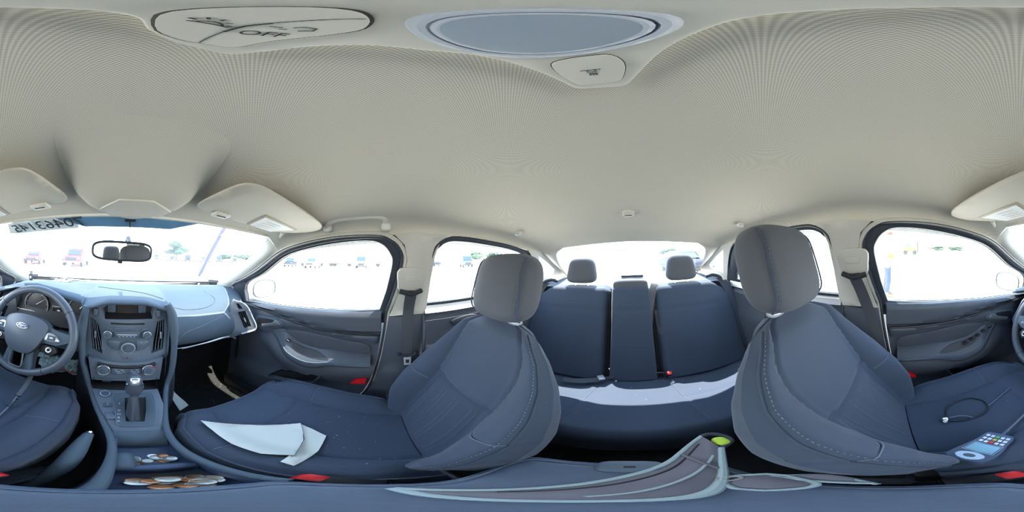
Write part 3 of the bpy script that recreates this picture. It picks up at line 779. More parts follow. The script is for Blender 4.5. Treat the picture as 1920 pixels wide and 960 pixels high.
# silver end pieces with side vents
def end_vent(s):
    p0 = Vector((s*0.66, 0.622, 0.0)); ax = Vector((-s*0.776, 0.630, 0.0)); nrm = Vector((-s*0.630, -0.776, 0.0))
    def E_(a, z, d=0): p = p0+ax*a-nrm*d; return (p.x, p.y, z)
    ol = [(0.128,0.990),(0.085,0.984),(0.050,0.950),(0.002,0.838),(0.014,0.805),(0.082,0.776),(0.155,0.70),(0.215,0.655),(0.165,0.79),(0.145,0.90)]
    ol = [(a[0], a[1]) for a in cr([(0.132,0.992),(0.108,0.991),(0.080,0.982),(0.048,0.948),(0.020,0.885),(0.001,0.838),(0.004,0.815),(0.020,0.802),(0.085,0.774),(0.125,0.757),(0.165,0.746),(0.200,0.742),(0.188,0.775),(0.167,0.82),(0.147,0.90)], 3, True)]
    g = [(0.100,0.921),(0.062,0.930),(0.024,0.830),(0.062,0.818)]
    g2 = [(0.112,0.975),(0.094,0.968),(0.074,0.940),(0.098,0.940)]
    e = obj('end_trim', panel(ol, [g, g2], lambda a, z, d: E_(a, z, -0.012+d+0.012*math.cos((z-0.8)*6)*0), 0.014, 0.04), M['silver'], dash, bevel=0.003)
    obj('vent_recess', panel([(0.13,0.985),(0.05,0.945),(0.012,0.82),(0.08,0.80),(0.12,0.90)], [], lambda a, z, d: E_(a, z, 0.006+d), 0.004), M['void'], e)
    for k in range(3):
        f = (k+0.6)/3.2
        a0, a1 = 0.100-(0.038)*f, 0.062-(0.038)*f
        mb = MB().tube([E_(0.100-0.038*f, 0.921+0.009*f, -0.006), E_(0.062-0.038*f, 0.818+0.012*f, -0.006)], 0.0030, 6)
        obj('vent_slat', mb, M['dark'], e)
    mb = MB().tube([E_(0.066, 0.885, -0.012), E_(0.056, 0.860, -0.012)], 0.005, 6)
    obj('vent_tab', mb, M['silverp'], e)
    lip_ = [E_(a, z, -0.014) for a, z in ((0.072,0.975),(0.046,0.948),(0.018,0.885),(-0.001,0.838),(0.002,0.812),(0.02,0.800),(0.075,0.782))]
    obj('vent_lip', MB().tube(cr(lip_, 3), 0.005, 6), M['silverp'], e)
end_vent(1); end_vent(-1)

# instrument cluster
def cluster():
    y0 = 0.752
    bz = obj('instrument_panel', panel([(-0.545,0.865),(-0.55,0.98),(-0.50,1.03),(-0.40,1.045),(-0.28,1.035),(-0.18,1.005),(-0.16,0.95),(-0.17,0.865)], [], lambda x, z, d: (x, y0+d-0.10*(1-sst(0.80, 0.96, z)), z), 0.01, 0.05), M['dark'], dash)
    for cx, cz, r, ang in ((-0.437,0.946,0.068,35),(-0.205,0.958,0.055,50)):
        c = (cx, y0-0.008, cz)
        g = obj('gauge', MB().lathe([(0.0,0.0),(r,0.0),(r,0.004)], c, (0,-1,0.15), 40), M['gauge'], dash)
        obj('gauge_rim', MB().tube([(cx+r*math.cos(2*PI*k/40), y0-0.018-0.15*r*math.sin(2*PI*k/40)*0, cz+r*math.sin(2*PI*k/40)) for k in range(40)], 0.0035, 6, True), M['silverp'], g)
        a = math.radians(ang)
        obj('needle', MB().tube([(cx, y0-0.016, cz), (cx+0.8*r*math.cos(a), y0-0.016, cz+0.8*r*math.sin(a))], [0.003, 0.001], 6), M['white'], g)
        mb = MB()
        for k in range(11):
            t = math.radians(225-27*k)
            mb.tube([(cx+0.80*r*math.cos(t), y0-0.015, cz+0.80*r*math.sin(t)), (cx+0.92*r*math.cos(t), y0-0.015, cz+0.92*r*math.sin(t))], 0.0010, 4)
        obj('gauge_ticks', mb, M['printw'], g)['kind'] = 'stuff'
    d = obj('trip_display', MB().box((-0.318, y0-0.012, 0.935), (0.050, 0.006, 0.032)), M['screen'], dash, bevel=0.004)
    obj('display_frame', MB().tube([(-0.318+a*0.027, y0-0.016, 0.935+b*0.018) for a, b in ((-1,-1),(1,-1),(1,1),(-1,1))], 0.0022, 6, True), M['silverp'], d)
    obj('display_print', MB().box((-0.312, y0-0.0155, 0.932), (0.016, 0.001, 0.008)), M['printw'], d)
    obj('warning_lamp', MB().prism([(-0.328, y0-0.012, 0.992),(-0.308, y0-0.012, 0.975),(-0.322, y0-0.012, 0.970)], (0, 0.003, 0)), M['printw'], dash)
cluster()

# centre stack
def sy(x, z): return 0.616+0.25*(x-0.012)**2*3-0.05*sst(0.86, 0.76, z)*0.6
vl = [(-0.135,0.958),(-0.110,0.952),(-0.099,0.925),(-0.088,0.880),(-0.078,0.802),(-0.118,0.814),(-0.128,0.87)]
vr = [(0.157,0.958),(0.125,0.951),(0.114,0.89),(0.104,0.804),(0.152,0.816),(0.160,0.88)]
scr = [(-0.094,1.004),(-0.076,0.963),(0.106,0.967),(0.112,1.010),(0.104,1.026),(0.0,1.034),(-0.065,1.028)]
fo = [(a[0], a[1]) for a in cr([(-0.146,1.012),(-0.152,0.95),(-0.153,0.88),(-0.146,0.790),(-0.11,0.772),(-0.05,0.762),(0.014,0.757),(0.08,0.763),(0.14,0.775),(0.168,0.795),(0.178,0.88),(0.176,0.95),(0.165,1.012),(0.11,1.033),(0.005,1.041),(-0.09,1.032)], 4, True)]
stack = obj('centre_stack', panel(fo, [vl, vr, scr], lambda x, z, d: (x, sy(x, z)+d, z), 0.05, 0.03), M['stack'], dash, bevel=0.003)
obj('stack_rim', MB().tube([(x, sy(x, z)-0.002, z) for x, z in fo], 0.0045, 6, True), M['dash'], stack)
# recessed screen under the hood
def quad(pts): m_ = MB(); m_.add(pts, [tuple(range(len(pts)))]); return m_
m = MB()
m.add([(-0.088,0.624,0.964),(0.112,0.624,0.968),(0.110,0.668,0.980),(-0.082,0.668,0.977)], [(0,1,2,3)])
obj('screen_ledge', m, M['dark'], stack)
obj('screen_back', MB().box((0.010, 0.676, 1.002), (0.22, 0.008, 0.075)), M['dark'], stack)
obj('display_screen', MB().box((0.008, 0.664, 1.003), (0.085, 0.010, 0.050)), M['screen'], stack, bevel=0.002)
for sx_ in (-1, 1):
    obj('screen_wing', MB().box((0.008+sx_*0.062, 0.668, 1.003), (0.034, 0.008, 0.048)), M['stack'], stack, bevel=0.002)
obj('disc_slot', MB().box((0.011, 0.617, 0.9475), (0.128, 0.006, 0.0065)), M['void'], stack, bevel=0.001)
for cx in (-0.114, 0.130):
    b = obj('oval_button', MB().superball((cx, sy(cx, 0.989)-0.001, 0.989), (0.010, 0.005, 0.016), 0.6, 16, 10), M['stack'], stack)
    obj('button_edge', MB().tube([(cx+0.011*math.cos(t), sy(cx, 0.989)-0.002, 0.989+0.018*math.sin(t)) for t in [2*PI*k/16 for k in range(16)]], 0.0018, 5, True), M['dark'], b)
for name, poly, tabx in (('left', vl, -0.112), ('right', vr, 0.143)):
    vb = obj('vent_recess', panel([(0.013+(x-0.013)*1.02, z) for x, z in poly], [], lambda x, z, d: (x, sy(x, z)+0.035+d, z), 0.004), M['void'], stack)
    zt, zb_ = 0.952, 0.812
    for k in range(4):
        f = (k+0.5)/4
        if name == 'left': pts = [(-0.135+0.024*f, 0.953), (-0.130+0.034*f, 0.88), (-0.119+0.041*f, 0.812)]
        else: pts = [(0.157-0.032*f, 0.953), (0.160-0.046*f, 0.88), (0.153-0.048*f, 0.812)]
        mb = MB().ribbon([(x, sy(x, z)+0.014, z) for x, z, *_ in cr([(a, b, 0) for a, b in pts], 4)], (-0.17 if name == 'left' else 0.22, 1, 0), 0.026, 0.0030)
        obj('vent_slat', mb, M['stack'], vb)
    obj('vent_tab', MB().box((tabx, sy(tabx, 0.885)-0.001, 0.885), (0.007, 0.010, 0.032)), M['silverp'], vb, bevel=0.002)
def knob(c, r, parent, axis=(0, -1, 0.12), ring=M['silver'], depth=0.016):
    k = obj('knob', MB().lathe([(0.0,-0.004),(r,-0.004),(r,depth*0.6),(r*0.86,depth),(0.0,depth)], c, axis, 28), M['stack'], parent, smooth=30)
    a = Vector(axis).normalized(); f = frame(Vector(c)+a*depth*0.55, a.orthogonal(), a.cross(a.orthogonal()))
    obj('knob_ring', MB().tube([f @ Vector((r*1.02*math.cos(2*PI*i/28), r*1.02*math.sin(2*PI*i/28), 0)) for i in range(28)], r*0.13, 6, True), ring, k)
    obj('knob_cap', MB().lathe([(0,0),(r*0.5,0),(r*0.42,0.003),(0,0.003)], Vector(c)+a*depth, axis, 20), M['dash'], k)
    return k
knob((-0.063, 0.611, 0.900), 0.0150, stack); knob((0.085, 0.611, 0.900), 0.0150, stack)
dial = obj('round_dial', MB().lathe([(0,-0.003),(0.027,-0.003),(0.027,0.004),(0.022,0.006),(0.0,0.006)], (0.016, 0.605, 0.840), (0,-1,0.12), 36), M['stack'], stack, smooth=30)
obj('dial_ring', MB().tube([(0.016+0.0245*math.cos(2*PI*k/36), 0.5985, 0.840+0.0245*math.sin(2*PI*k/36)) for k in range(36)], 0.0022, 6, True), M['silverp'], dial)
obj('dial_centre', MB().lathe([(0,0),(0.013,0),(0.012,0.005),(0,0.005)], (0.016, 0.600, 0.840), (0,-1,0.12), 24), M['dash'], dial)
for k in range(6):
    x = -0.055+0.0265*k
    obj('preset_button', MB().box((x, 0.615, 0.924), (0.024, 0.004, 0.010)), M['stack'], stack, bevel=0.001)
pl = obj('seek_bar', MB().box((0.011, 0.614, 0.898), (0.098, 0.005, 0.026)), M['stack'], stack, bevel=0.003)
obj('bar_print', MB().box((0.010, 0.6112, 0.899), (0.076, 0.001, 0.0030)), M['printw'], pl)
for k in range(5):
    obj('bar_mark', MB().box((-0.018+0.014*k, 0.6112, 0.890), (0.006, 0.001, 0.0018)), M['printw'], pl)
for sx_ in (-1, 1):
    wg = [(0.016+sx_*0.030, 0.868), (0.016+sx_*0.078, 0.868), (0.016+sx_*0.080, 0.842), (0.016+sx_*0.060, 0.826), (0.016+sx_*0.034, 0.822)]
    wb = obj('button_wing', panel(wg, [], lambda x, z, d: (x, sy(x, z)-0.003+d, z), 0.006), M['stack'], stack, bevel=0.0015)
    for (dx, dz, L) in ((0.045,0.860,0.016),(0.068,0.861,0.012),(0.054,0.851,0.026),(0.048,0.840,0.018),(0.068,0.842,0.012),(0.046,0.831,0.007)):
        obj('button_print', MB().box((0.016+sx_*dx, sy(0.016+sx_*dx, dz)-0.0034, dz), (L*0.8, 0.001, 0.0022)), M['printw'], wb)
vw = [(-0.022,0.815),(0.054,0.815),(0.040,0.796),(0.030,0.786),(0.000,0.786),(-0.010,0.796)]
hz = obj('hazard_button', panel(vw, [], lambda x, z, d: (x, sy(x, z)-0.002+d, z), 0.006), M['stack'], stack, bevel=0.0015)
obj('hazard_mark', MB().prism([(0.009, 0.589, 0.792), (0.017, 0.589, 0.792), (0.013, 0.589, 0.7975)], (0, 0.003, 0)), M['red'], hz)

# ------------------------------------------------------------------ CENTRE CONSOLE
cons = thing('centre_console', 'blue-grey centre console with gear lever, cup holders and padded lid', 'console', (0.03, 0.3, 0.22))
RR = cr([(0.160,0.604,1.036),(0.180,0.602,0.985),(0.189,0.596,0.90),(0.187,0.586,0.81),(0.176,0.57,0.72),(0.152,0.545,0.645),(0.120,0.44,0.618),(0.096,0.34,0.603),(0.090,0.25,0.606),(0.097,0.15,0.612),(0.100,0.06,0.62)], 8)
RL = cr([(-0.146,0.606,1.020),(-0.159,0.606,0.94),(-0.161,0.60,0.86),(-0.152,0.59,0.78),(-0.130,0.565,0.71),(-0.106,0.535,0.645),(-0.072,0.45,0.622),(-0.046,0.385,0.611),(-0.024,0.32,0.602),(-0.014,0.25,0.602),(-0.014,0.16,0.606),(-0.016,0.06,0.615)], 8)
def rim(path, s):
    rr = [0.013+0.006*math.sin(PI*i/20) if i <= 20 else 0.013-0.0045*sst(24, 48, i) for i in range(len(path))]
    return MB().tube(path, rr, 10, flat=1.0)
obj('side_rim', rim(RR, 1), M['dash'], cons, smooth=60)
obj('side_rim', rim(RL, -1), M['dash'], cons, smooth=60)
def wall(path, s, i0):
    P = path[i0:]
    return MB().grid(lambda u, v: (P[min(int(u*(len(P)-1)), len(P)-1)][0]+s*(0.004+0.012*math.sin(PI*v)), P[min(int(u*(len(P)-1)), len(P)-1)][1]+0.04*v*(1-u), (P[min(int(u*(len(P)-1)), len(P)-1)][2])*(1-v)+0.22*v), len(P)-1, 6)
obj('console_side', wall(RR, 1, 16), M['rubber'], cons, smooth=60)
obj('console_side', wall(RL, -1, 16), M['rubber'], cons, smooth=60)
# wide shoulders beside the stack
obj('stack_cheek', MB().grid(lambda u, v: (0.150+0.035*u, 0.57+0.10*u, 0.80-0.16*v), 4, 8), M['door'], cons)
obj('stack_cheek', MB().grid(lambda u, v: (-0.130-0.035*u, 0.57+0.10*u, 0.78-0.14*v), 4, 8), M['door'], cons)
# climate control panel
def cy(z): return 0.552+(z-0.69)*0.32
cp_ = [(-0.128,0.790),(-0.05,0.778),(0.015,0.773),(0.08,0.778),(0.146,0.792),(0.128,0.690),(-0.106,0.686)]
clim = obj('climate_panel', panel(cp_, [], lambda x, z, d: (x, cy(z)+d, z), 0.03, 0.04), M['stack'], cons, bevel=0.002)
obj('panel_lip', MB().tube(cr([(-0.09,0.572,0.770),(-0.05,0.570,0.762),(0.015,0.569,0.757),(0.08,0.570,0.762),(0.115,0.572,0.772)], 4), 0.007, 6), M['dark'], clim)
kl = knob((-0.068, 0.567, 0.741), 0.0215, clim, (0,-0.95,0.3)); kr = knob((0.089, 0.567, 0.743), 0.0215, clim, (0,-0.95,0.3))
mb = MB().tube([(0.089+0.026*math.cos(t), 0.560, 0.743+0.026*math.sin(t)) for t in [0.15+1.0*k/8 for k in range(9)]], 0.0016, 5)
obj('red_arc', mb, M['red'], kr)
for x0, x1, zz, nm in ((-0.036,0.012,0.738,'M'),(0.020,0.062,0.738,'W')):
    b = obj('button_block', panel([(a[0], a[1]) for a in cr([(x0,zz+0.012),(x1,zz+0.012),(x1+0.004,zz),(x1-0.006,zz-0.013),(x0+0.006,zz-0.013),(x0-0.004,zz)], 3, True)], [], lambda x, z, d: (x, cy(z)-0.004+d, z), 0.008), M['stack'], clim, bevel=0.001)
    for (fx, fz, L) in ((0.25,0.006,0.008),(0.7,0.006,0.010),(0.4,-0.002,0.016),(0.8,-0.003,0.008),(0.5,-0.009,0.018)):
        obj('button_print', MB().box((x0+(x1-x0)*fx, cy(zz+fz)-0.0048, zz+fz), (L, 0.001, 0.0022)), M['printw'], b)
for k in range(4):
    obj('small_button', MB().box((-0.02+0.025*k, cy(0.764)-0.002, 0.762), (0.02, 0.004, 0.007)), M['stack'], clim, bevel=0.001)
# storage slot
m = MB()
m.add([(-0.10,0.60,0.650),(0.12,0.60,0.650),(0.12,0.60,0.70),(-0.10,0.60,0.70)], [(0,1,2,3)])
m.add([(-0.10,0.525,0.646),(0.115,0.525,0.648),(0.115,0.60,0.650),(-0.10,0.60,0.650)], [(0,1,2,3)])
m.add([(-0.10,0.553,0.698),(0.12,0.553,0.698),(0.12,0.60,0.698),(-0.10,0.60,0.698)], [(0,1,2,3)])
for x in (-0.10, 0.118): m.add([(x,0.525,0.646),(x,0.60,0.646),(x,0.60,0.70),(x,0.553,0.70)], [(0,1,2,3)])
slot = obj('storage_slot', m, M['void'], cons)
obj('slot_lip', MB().tube([(-0.095,0.552,0.694),(0.115,0.552,0.697)], 0.004, 6), M['stack'], slot)
obj('power_outlet', MB().box((-0.055,0.575,0.672), (0.034,0.012,0.028)), M['door'], slot, bevel=0.004)
# gear gate
def gz(x, y): return 0.605+(y-0.352)*0.04/0.158
gp = [(-0.100,0.530),(0.118,0.530),(0.118,0.45),(0.098,0.38),(0.086,0.335),(-0.018,0.335),(-0.044,0.40),(-0.066,0.45)]
gate = obj('gear_panel', panel(gp, [], lambda x, y, d: (x, y, gz(x, y)-d), 0.03, 0.04), M['stack'], cons, bevel=0.002)
bz_ = [(a[0], a[1]) for a in cr([(-0.026,0.508),(0.03,0.512),(0.093,0.506),(0.090,0.43),(0.078,0.375),(0.066,0.358),(0.03,0.355),(-0.006,0.358),(-0.012,0.38),(-0.019,0.44)], 3, True)]
gs = [(0.008,0.487),(0.071,0.488),(0.064,0.43),(0.053,0.374),(0.010,0.376)]
bez = obj('gate_bezel', panel(bz_, [gs], lambda x, y, d: (x, y, gz(x, y)+0.005-d), 0.006, 0.03), M['dash'], gate, bevel=0.0015)
obj('bezel_edge', MB().tube([(x, y, gz(x, y)+0.004) for x, y in bz_], 0.002, 5, True), M['stitch'], gate)
obj('gate_slot', panel(gs, [], lambda x, y, d: (x, y, gz(x, y)+0.001-d), 0.001), M['void'], gate)
for ch, y in (('S',0.458),('D',0.425),('N',0.408),('R',0.392),('P',0.376)):
    text('gear_letter', ch, 0.011, frame((-0.007, y, gz(0, y)+0.0055), (1,0,0), (0,1,0.25)), M['printw'], gate)
lb = obj('lock_button', MB().box((-0.040,0.452,gz(0,0.452)+0.001), (0.026,0.020,0.004)), M['dash'], gate, bevel=0.002)
obj('lock_mark', MB().box((-0.040,0.455,gz(0,0.455)+0.0035), (0.004,0.003,0.0006)), M['printw'], lb)
obj('blank_button', MB().box((-0.030,0.408,gz(0,0.408)+0.001), (0.024,0.050,0.004), Matrix.Rotation(0.25, 3, 'Z')), M['stack'], gate, bevel=0.002)
pb = obj('start_button', MB().lathe([(0,0),(0.013,0),(0.012,0.005),(0,0.005)], (-0.053,0.505,gz(0,0.505)+0.001), (0,-0.2,1), 24), M['devblue'], gate)
obj('button_ring', MB().tube([(-0.053+0.0150*math.cos(2*PI*k/24), 0.505+0.0150*math.sin(2*PI*k/24), gz(0,0.505)+0.005+0.003*math.sin(2*PI*k/24)) for k in range(24)], 0.0028, 6, True), M['silver'], pb)
# gear lever
def boot(u, v):
    a = 2*PI*u; t = v
    c = Vector((0.028, 0.418, 0.612)).lerp(Vector((0.031, 0.458, 0.705)), t)
    rx = 0.020*(1-t)+0.012*t; ry = 0.046*(1-t)**0.8+0.013*t
    f = 1+0.12*math.sin(6*a)*(1-t)
    return (c.x+rx*f*math.cos(a), c.y+ry*f*math.sin(a), c.z)
obj('gear_boot', MB().grid(boot, 36, 14, True), M['door'], cons, smooth=60)
lev = obj('gear_lever', MB().superball((0.031, 0.464, 0.750), (0.0245, 0.026, 0.050), 0.75, 28, 20, Matrix.Rotation(-0.15, 3, 'X')), M['leather'], cons, smooth=60)
obj('lever_cap', MB().superball((0.031, 0.452, 0.782), (0.0165, 0.014, 0.018), 0.6, 20, 12, Matrix.Rotation(-0.5, 3, 'X')), M['silver'], lev, smooth=60)
obj('lever_trim', MB().tube(cr([(0.009,0.445,0.775),(0.006,0.455,0.745),(0.012,0.450,0.715),(0.031,0.440,0.706),(0.050,0.450,0.715),(0.056,0.455,0.745),(0.053,0.445,0.775)], 4), 0.0022, 6), M['chrome'], lev)
obj('lever_collar', MB().lathe([(0.014,0),(0.018,0.004),(0.014,0.010)], (0.031,0.457,0.698), (0,0.3,1), 20), M['silverp'], lev)
# lip and cup holder tub
m = MB().grid(lambda u, v: (-0.018+0.104*u, 0.335-0.05*math.sin(v*PI/2), 0.601-0.060*(1-math.cos(v*PI/2))), 10, 8)
obj('console_lip', m, M['dash'], cons, smooth=60)
m = MB().box((0.040, 0.185, 0.540), (0.125, 0.24, 0.006))
m.box((0.0375, 0.066, 0.575), (0.12, 0.006, 0.08))
for x, in ((-0.010,), (0.092,)): m.box((x, 0.185, 0.570), (0.006, 0.24, 0.066))
tub = obj('cup_holder', m, M['devblue'], cons, bevel=0.002)
obj('cup_divider', MB().superball((0.040, 0.176, 0.560), (0.056, 0.013, 0.030), 0.5, 24, 12), M['devblue'], tub)
obj('cup_ramp', MB().superball((0.000, 0.205, 0.570), (0.020, 0.040, 0.032), 0.6, 20, 12), M['dash'], tub)
# padded lid with body
al = [(a[0], a[1]) for a in cr([(-0.078,0.070),(-0.03,0.079),(0.02,0.081),(0.065,0.078),(0.094,0.062),(0.101,0.02),(0.103,-0.04),(0.118,-0.085),(0.130,-0.13),(0.122,-0.168),(0.07,-0.177),(0.0,-0.179),(-0.06,-0.174),(-0.088,-0.155),(-0.094,-0.08),(-0.094,0.0),(-0.092,0.045)], 4, True)]
def edged(x, y):
    d = min(math.hypot(x-a, y-b) for a, b in al); return d
def lidfn(x, y, d):
    e = edged(x, y); z = 0.648-0.014*(1-sst(0, 0.018, e))
    return (x, y, z-d)
lid_ = obj('console_lid', panel(al, [], lidfn, 0.05, 0.011), M['armrest'], cons, smooth=60)
obj('lid_seam', MB().tube([(0.017+(x-0.017)*0.90, -0.05+(y+0.05)*0.90, 0.6485) for x, y in al], 0.0014, 5, True), M['stitch'], lid_)
lt = obj('lid_latch', MB().superball((0.003, -0.163, 0.646), (0.036, 0.022, 0.010), 0.6, 24, 12), M['stack'], lid_)
obj('latch_print', MB().box((0.003, -0.160, 0.6562), (0.012, 0.007, 0.0006)), M['ink'], lt)
obj('console_body', MB().box((0.012, -0.05, 0.41), (0.17, 0.23, 0.38)), M['door'], cons, bevel=0.02)

# hand brake beside the console
hb = thing('hand_brake', 'blue-grey hand brake lever with bright push button beside the console', 'hand brake', (-0.07, 0.16, 0.5))
p_ = cr([(-0.064,0.312,0.604),(-0.067,0.27,0.600),(-0.067,0.225,0.586),(-0.065,0.18,0.562),(-0.064,0.14,0.530),(-0.064,0.10,0.480)], 5)
obj('lever_grip', MB().tube(p_, [0.012+0.006*math.sin(PI*min(1, i/20)) for i in range(len(p_))], 12), M['dash'], hb, smooth=60)
obj('push_button', MB().lathe([(0,0),(0.009,0),(0.008,0.008),(0,0.009)], (-0.0635,0.314,0.607), (0.1,0.95,0.1), 16), M['chrome'], hb)
m = MB()
for k in range(6): m.tube(cr([(-0.060-0.009*k, 0.205-0.010*k, 0.535-0.006*k), (-0.075-0.007*k, 0.12, 0.525-0.006*k), (-0.078-0.006*k, 0.02, 0.500-0.008*k)], 4), 0.0058, 8)
obj('lever_gaiter', m, M['rubber'], hb)

# ================================================================== STEERING WHEEL
CW = Vector((-0.352, 0.525, 0.900))
sw = thing('steering_wheel', 'four-spoke leather steering wheel with oval badge and silver button pads', 'steering wheel', tuple(CW))
FW = frame((0, 0, 0), (1, 0, 0), (0, math.sin(0.42), math.cos(0.42)))
def W3(x, y, z=0): return FW @ Vector((x, y, z))
def swobj(n, mb, mt, par=None, **k): return obj(n, mb.xf(FW), mt, par or sw, local=True, **k)
m = MB().tube([(0.181*math.cos(2*PI*k/72), 0.181*math.sin(2*PI*k/72), 0) for k in range(72)], 0.0168, 12, True)
rm = swobj('rim', m, M['leather'], smooth=60)
for a in (35, 145, 235, 305):
    t = math.radians(a); c = Vector((0.181*math.cos(t), 0.181*math.sin(t), 0))
    tdir = Vector((-math.sin(t), math.cos(t), 0)); f = frame(c, (math.cos(t), math.sin(t), 0), (0, 0, 1))
    swobj('rim_seam', MB().tube([f @ Vector((0.0172*math.cos(2*PI*k/16), 0.0172*math.sin(2*PI*k/16), 0)) for k in range(16)], 0.0010, 5, True), M['dark'], rm)
hubp = [(a[0], a[1]) for a in cr([(-0.090,0.040),(-0.055,0.060),(0,0.067),(0.055,0.060),(0.090,0.040),(0.090,0.010),(0.077,-0.030),(0.058,-0.068),(0.036,-0.088),(0,-0.092),(-0.036,-0.088),(-0.058,-0.068),(-0.077,-0.030),(-0.090,0.010)], 4, True)]
hub = swobj('airbag_cover', panel(hubp, [], lambda x, y, d: (x, y, 0.030+0.022*(1-min(1, (x/0.10)**2+((y+0.012)/0.09)**2))-0.0025*math.exp(-((y+0.036-0.1*x*x)/0.003)**2)-d), 0.05, 0.008), M['hub'], bevel=0.003)
swobj('hub_joint', MB().tube([(x*1.01, y*1.01, 0.026) for x, y in hubp], 0.003, 6, True), M['dark'])
bd = swobj('badge', MB().lathe([(0,0),(1,0),(0.93,0.003),(0,0.004)], (0,0,0), (0,0,1), 36).xf(Matrix.Translation((0.0,0.020,0.0510)) @ Matrix.Diagonal((0.0245,0.0098,1,1))), M['blueoval'])
swobj('badge_rim', MB().tube([(0.0245*math.cos(2*PI*k/36), 0.020+0.0098*math.sin(2*PI*k/36), 0.0525) for k in range(36)], 0.0013, 6, True), M['chrome'], bd)
text('badge_script', 'Ford', 0.0185, FW @ Matrix.Translation((0.0, 0.0205, 0.0552)), M['chrome'], bd, 0.0004, local=True, shear=0.35)
for sx_ in (-1, 1):
    sp = [(sx_*0.080,0.040),(sx_*0.125,0.026),(sx_*0.172,0.020),(sx_*0.172,-0.012),(sx_*0.13,-0.030),(sx_*0.076,-0.030)]
    spoke = swobj('spoke', panel(sp, [], lambda x, y, d: (x, y, 0.022-0.10*max(0, abs(x)-0.08)-d), 0.02, 0.02), M['dash'], bevel=0.004)
    pp = [(sx_*0.093,0.014),(sx_*0.118,0.013),(sx_*0.136,-0.002),(sx_*0.137,-0.014),(sx_*0.087,-0.018)]
    pad = swobj('button_pad', panel([(a[0], a[1]) for a in cr(pp, 3, True)], [], lambda x, y, d: (x, y, 0.030-0.10*max(0, abs(x)-0.08)-d), 0.008), M['silver'], spoke, bevel=0.002)
    swobj('pad_key', MB().box((sx_*0.112, -0.002, 0.0285), (0.030, 0.018, 0.005)), M['dash'], spoke, bevel=0.002)
    swobj('key_mark', MB().box((sx_*0.112, -0.002, 0.0315), (0.012, 0.006, 0.001)), M['printw'], spoke)
    lp = [(sx_*0.070,-0.036),(sx_*0.128,-0.036),(sx_*0.138,-0.055),(sx_*0.118,-0.078),(sx_*0.075,-0.066)]
    lowp = swobj('lower_pad', panel(lp, [], lambda x, y, d: (x, y, 0.016-d), 0.02), M['dark'], bevel=0.004)
    swobj('round_key', MB().tube([(sx_*0.108+0.0085*math.cos(2*PI*k/20), -0.052+0.0085*math.sin(2*PI*k/20), 0.019) for k in range(20)], 0.0035, 6, True), M['silver'], lowp)
    leg = [(sx_*0.028,-0.085),(sx_*0.052,-0.078),(sx_*0.062,-0.155),(sx_*0.066,-0.172),(sx_*0.026,-0.176)]
    swobj('lower_spoke', panel(leg, [], lambda x, y, d: (x, y, 0.020+0.15*min(0, y+0.09)-d), 0.016), M['dash'], bevel=0.003)
swobj('spoke_trim', MB().tube(cr([(-0.024,-0.092,0.028),(-0.027,-0.13,0.022),(-0.026,-0.150,0.018),(-0.018,-0.158,0.017),(0.018,-0.158,0.017),(0.026,-0.150,0.018),(0.027,-0.13,0.022),(0.024,-0.092,0.028)], 4), 0.0036, 6), M['silver'])
swobj('column', MB().tube([(0,0,0.0),(0,-0.01,-0.10),(0,-0.02,-0.24)], [0.05,0.06,0.07], 16), M['dark'])
for sx_ in (-1, 1):
    st_ = swobj('stalk', MB().tube(cr([(sx_*0.05,0.015,-0.07),(sx_*0.12,0.020,-0.05),(sx_*0.165,0.012,-0.035)], 5), [0.008]*6+[0.010]*5, 8), M['dark'])
    swobj('stalk_ring', MB().tube([(sx_*0.165, 0.012+0.009*math.cos(2*PI*k/12), -0.035+0.009*math.sin(2*PI*k/12)) for k in range(12)], 0.003, 5, True), M['silver'], st_)

# ================================================================== MIRROR, VISORS, HANDLE, OVERHEAD CONSOLE
rvm = thing('rearview_mirror', 'black framed rearview mirror hanging at the windshield', 'mirror', (-0.02, 0.42, 1.233))
f = frame((-0.020, 0.42, 1.2325), (1, 0.16, -0.02), (0, -0.04, 1))
ol = [(0.076*math.copysign(abs(math.cos(t))**0.45, math.cos(t)), 0.0225*math.copysign(abs(math.sin(t))**0.55, math.sin(t))*(1+0.06*math.cos(t))) for t in [2*PI*k/40 for k in range(40)]]
m = MB().loft([[f @ Vector((x*sc, y*sc, -q)) for x, y in ol] for q, sc in ((-0.004,0.985),(0.0,1.0),(0.010,0.98),(0.024,0.75),(0.030,0.3))])
obj('mirror_housing', m, M['dark'], rvm, smooth=40)
obj('mirror_edge', MB().tube([f @ Vector((x, y, 0.003)) for x, y in ol], 0.0034, 6, True), M['rubber'], rvm)
m = MB().add([f @ Vector((x*0.97, y*0.95, 0.0052)) for x, y in ol], [tuple(range(40))])
obj('mirror_glass', m, M['mirror'], rvm)
obj('dip_tab', MB().box(f @ Vector((-0.004, -0.027, -0.004)), (0.012, 0.008, 0.010)), M['dark'], rvm, bevel=0.002)
obj('mirror_arm', MB().tube(cr([f @ Vector((0.006, 0.004, -0.026)), (0.0, 0.50, 1.255), (0.0, 0.585, 1.285)], 4), 0.007, 8), M['dark'], rvm)
obj('mount_pad', MB().superball((0.0, 0.597, 1.288), (0.014, 0.010, 0.016), 0.6, 16, 10), M['silverp'], rvm)
sen = thing('rain_sensor', 'small dark sensor block stuck high on the windshield below the overhead pod', 'sensor', (0, 0.475, 1.32))
obj('sensor_block', MB().box((0.0, 0.476, 1.329), (0.032, 0.012, 0.010), Matrix.Rotation(-0.5, 3, 'X')), M['dark'], sen, bevel=0.002)
obj('sensor_stem', MB().tube([(0.0, 0.478, 1.325), (0.0, 0.494, 1.310)], 0.003, 6), M['dark'], sen)

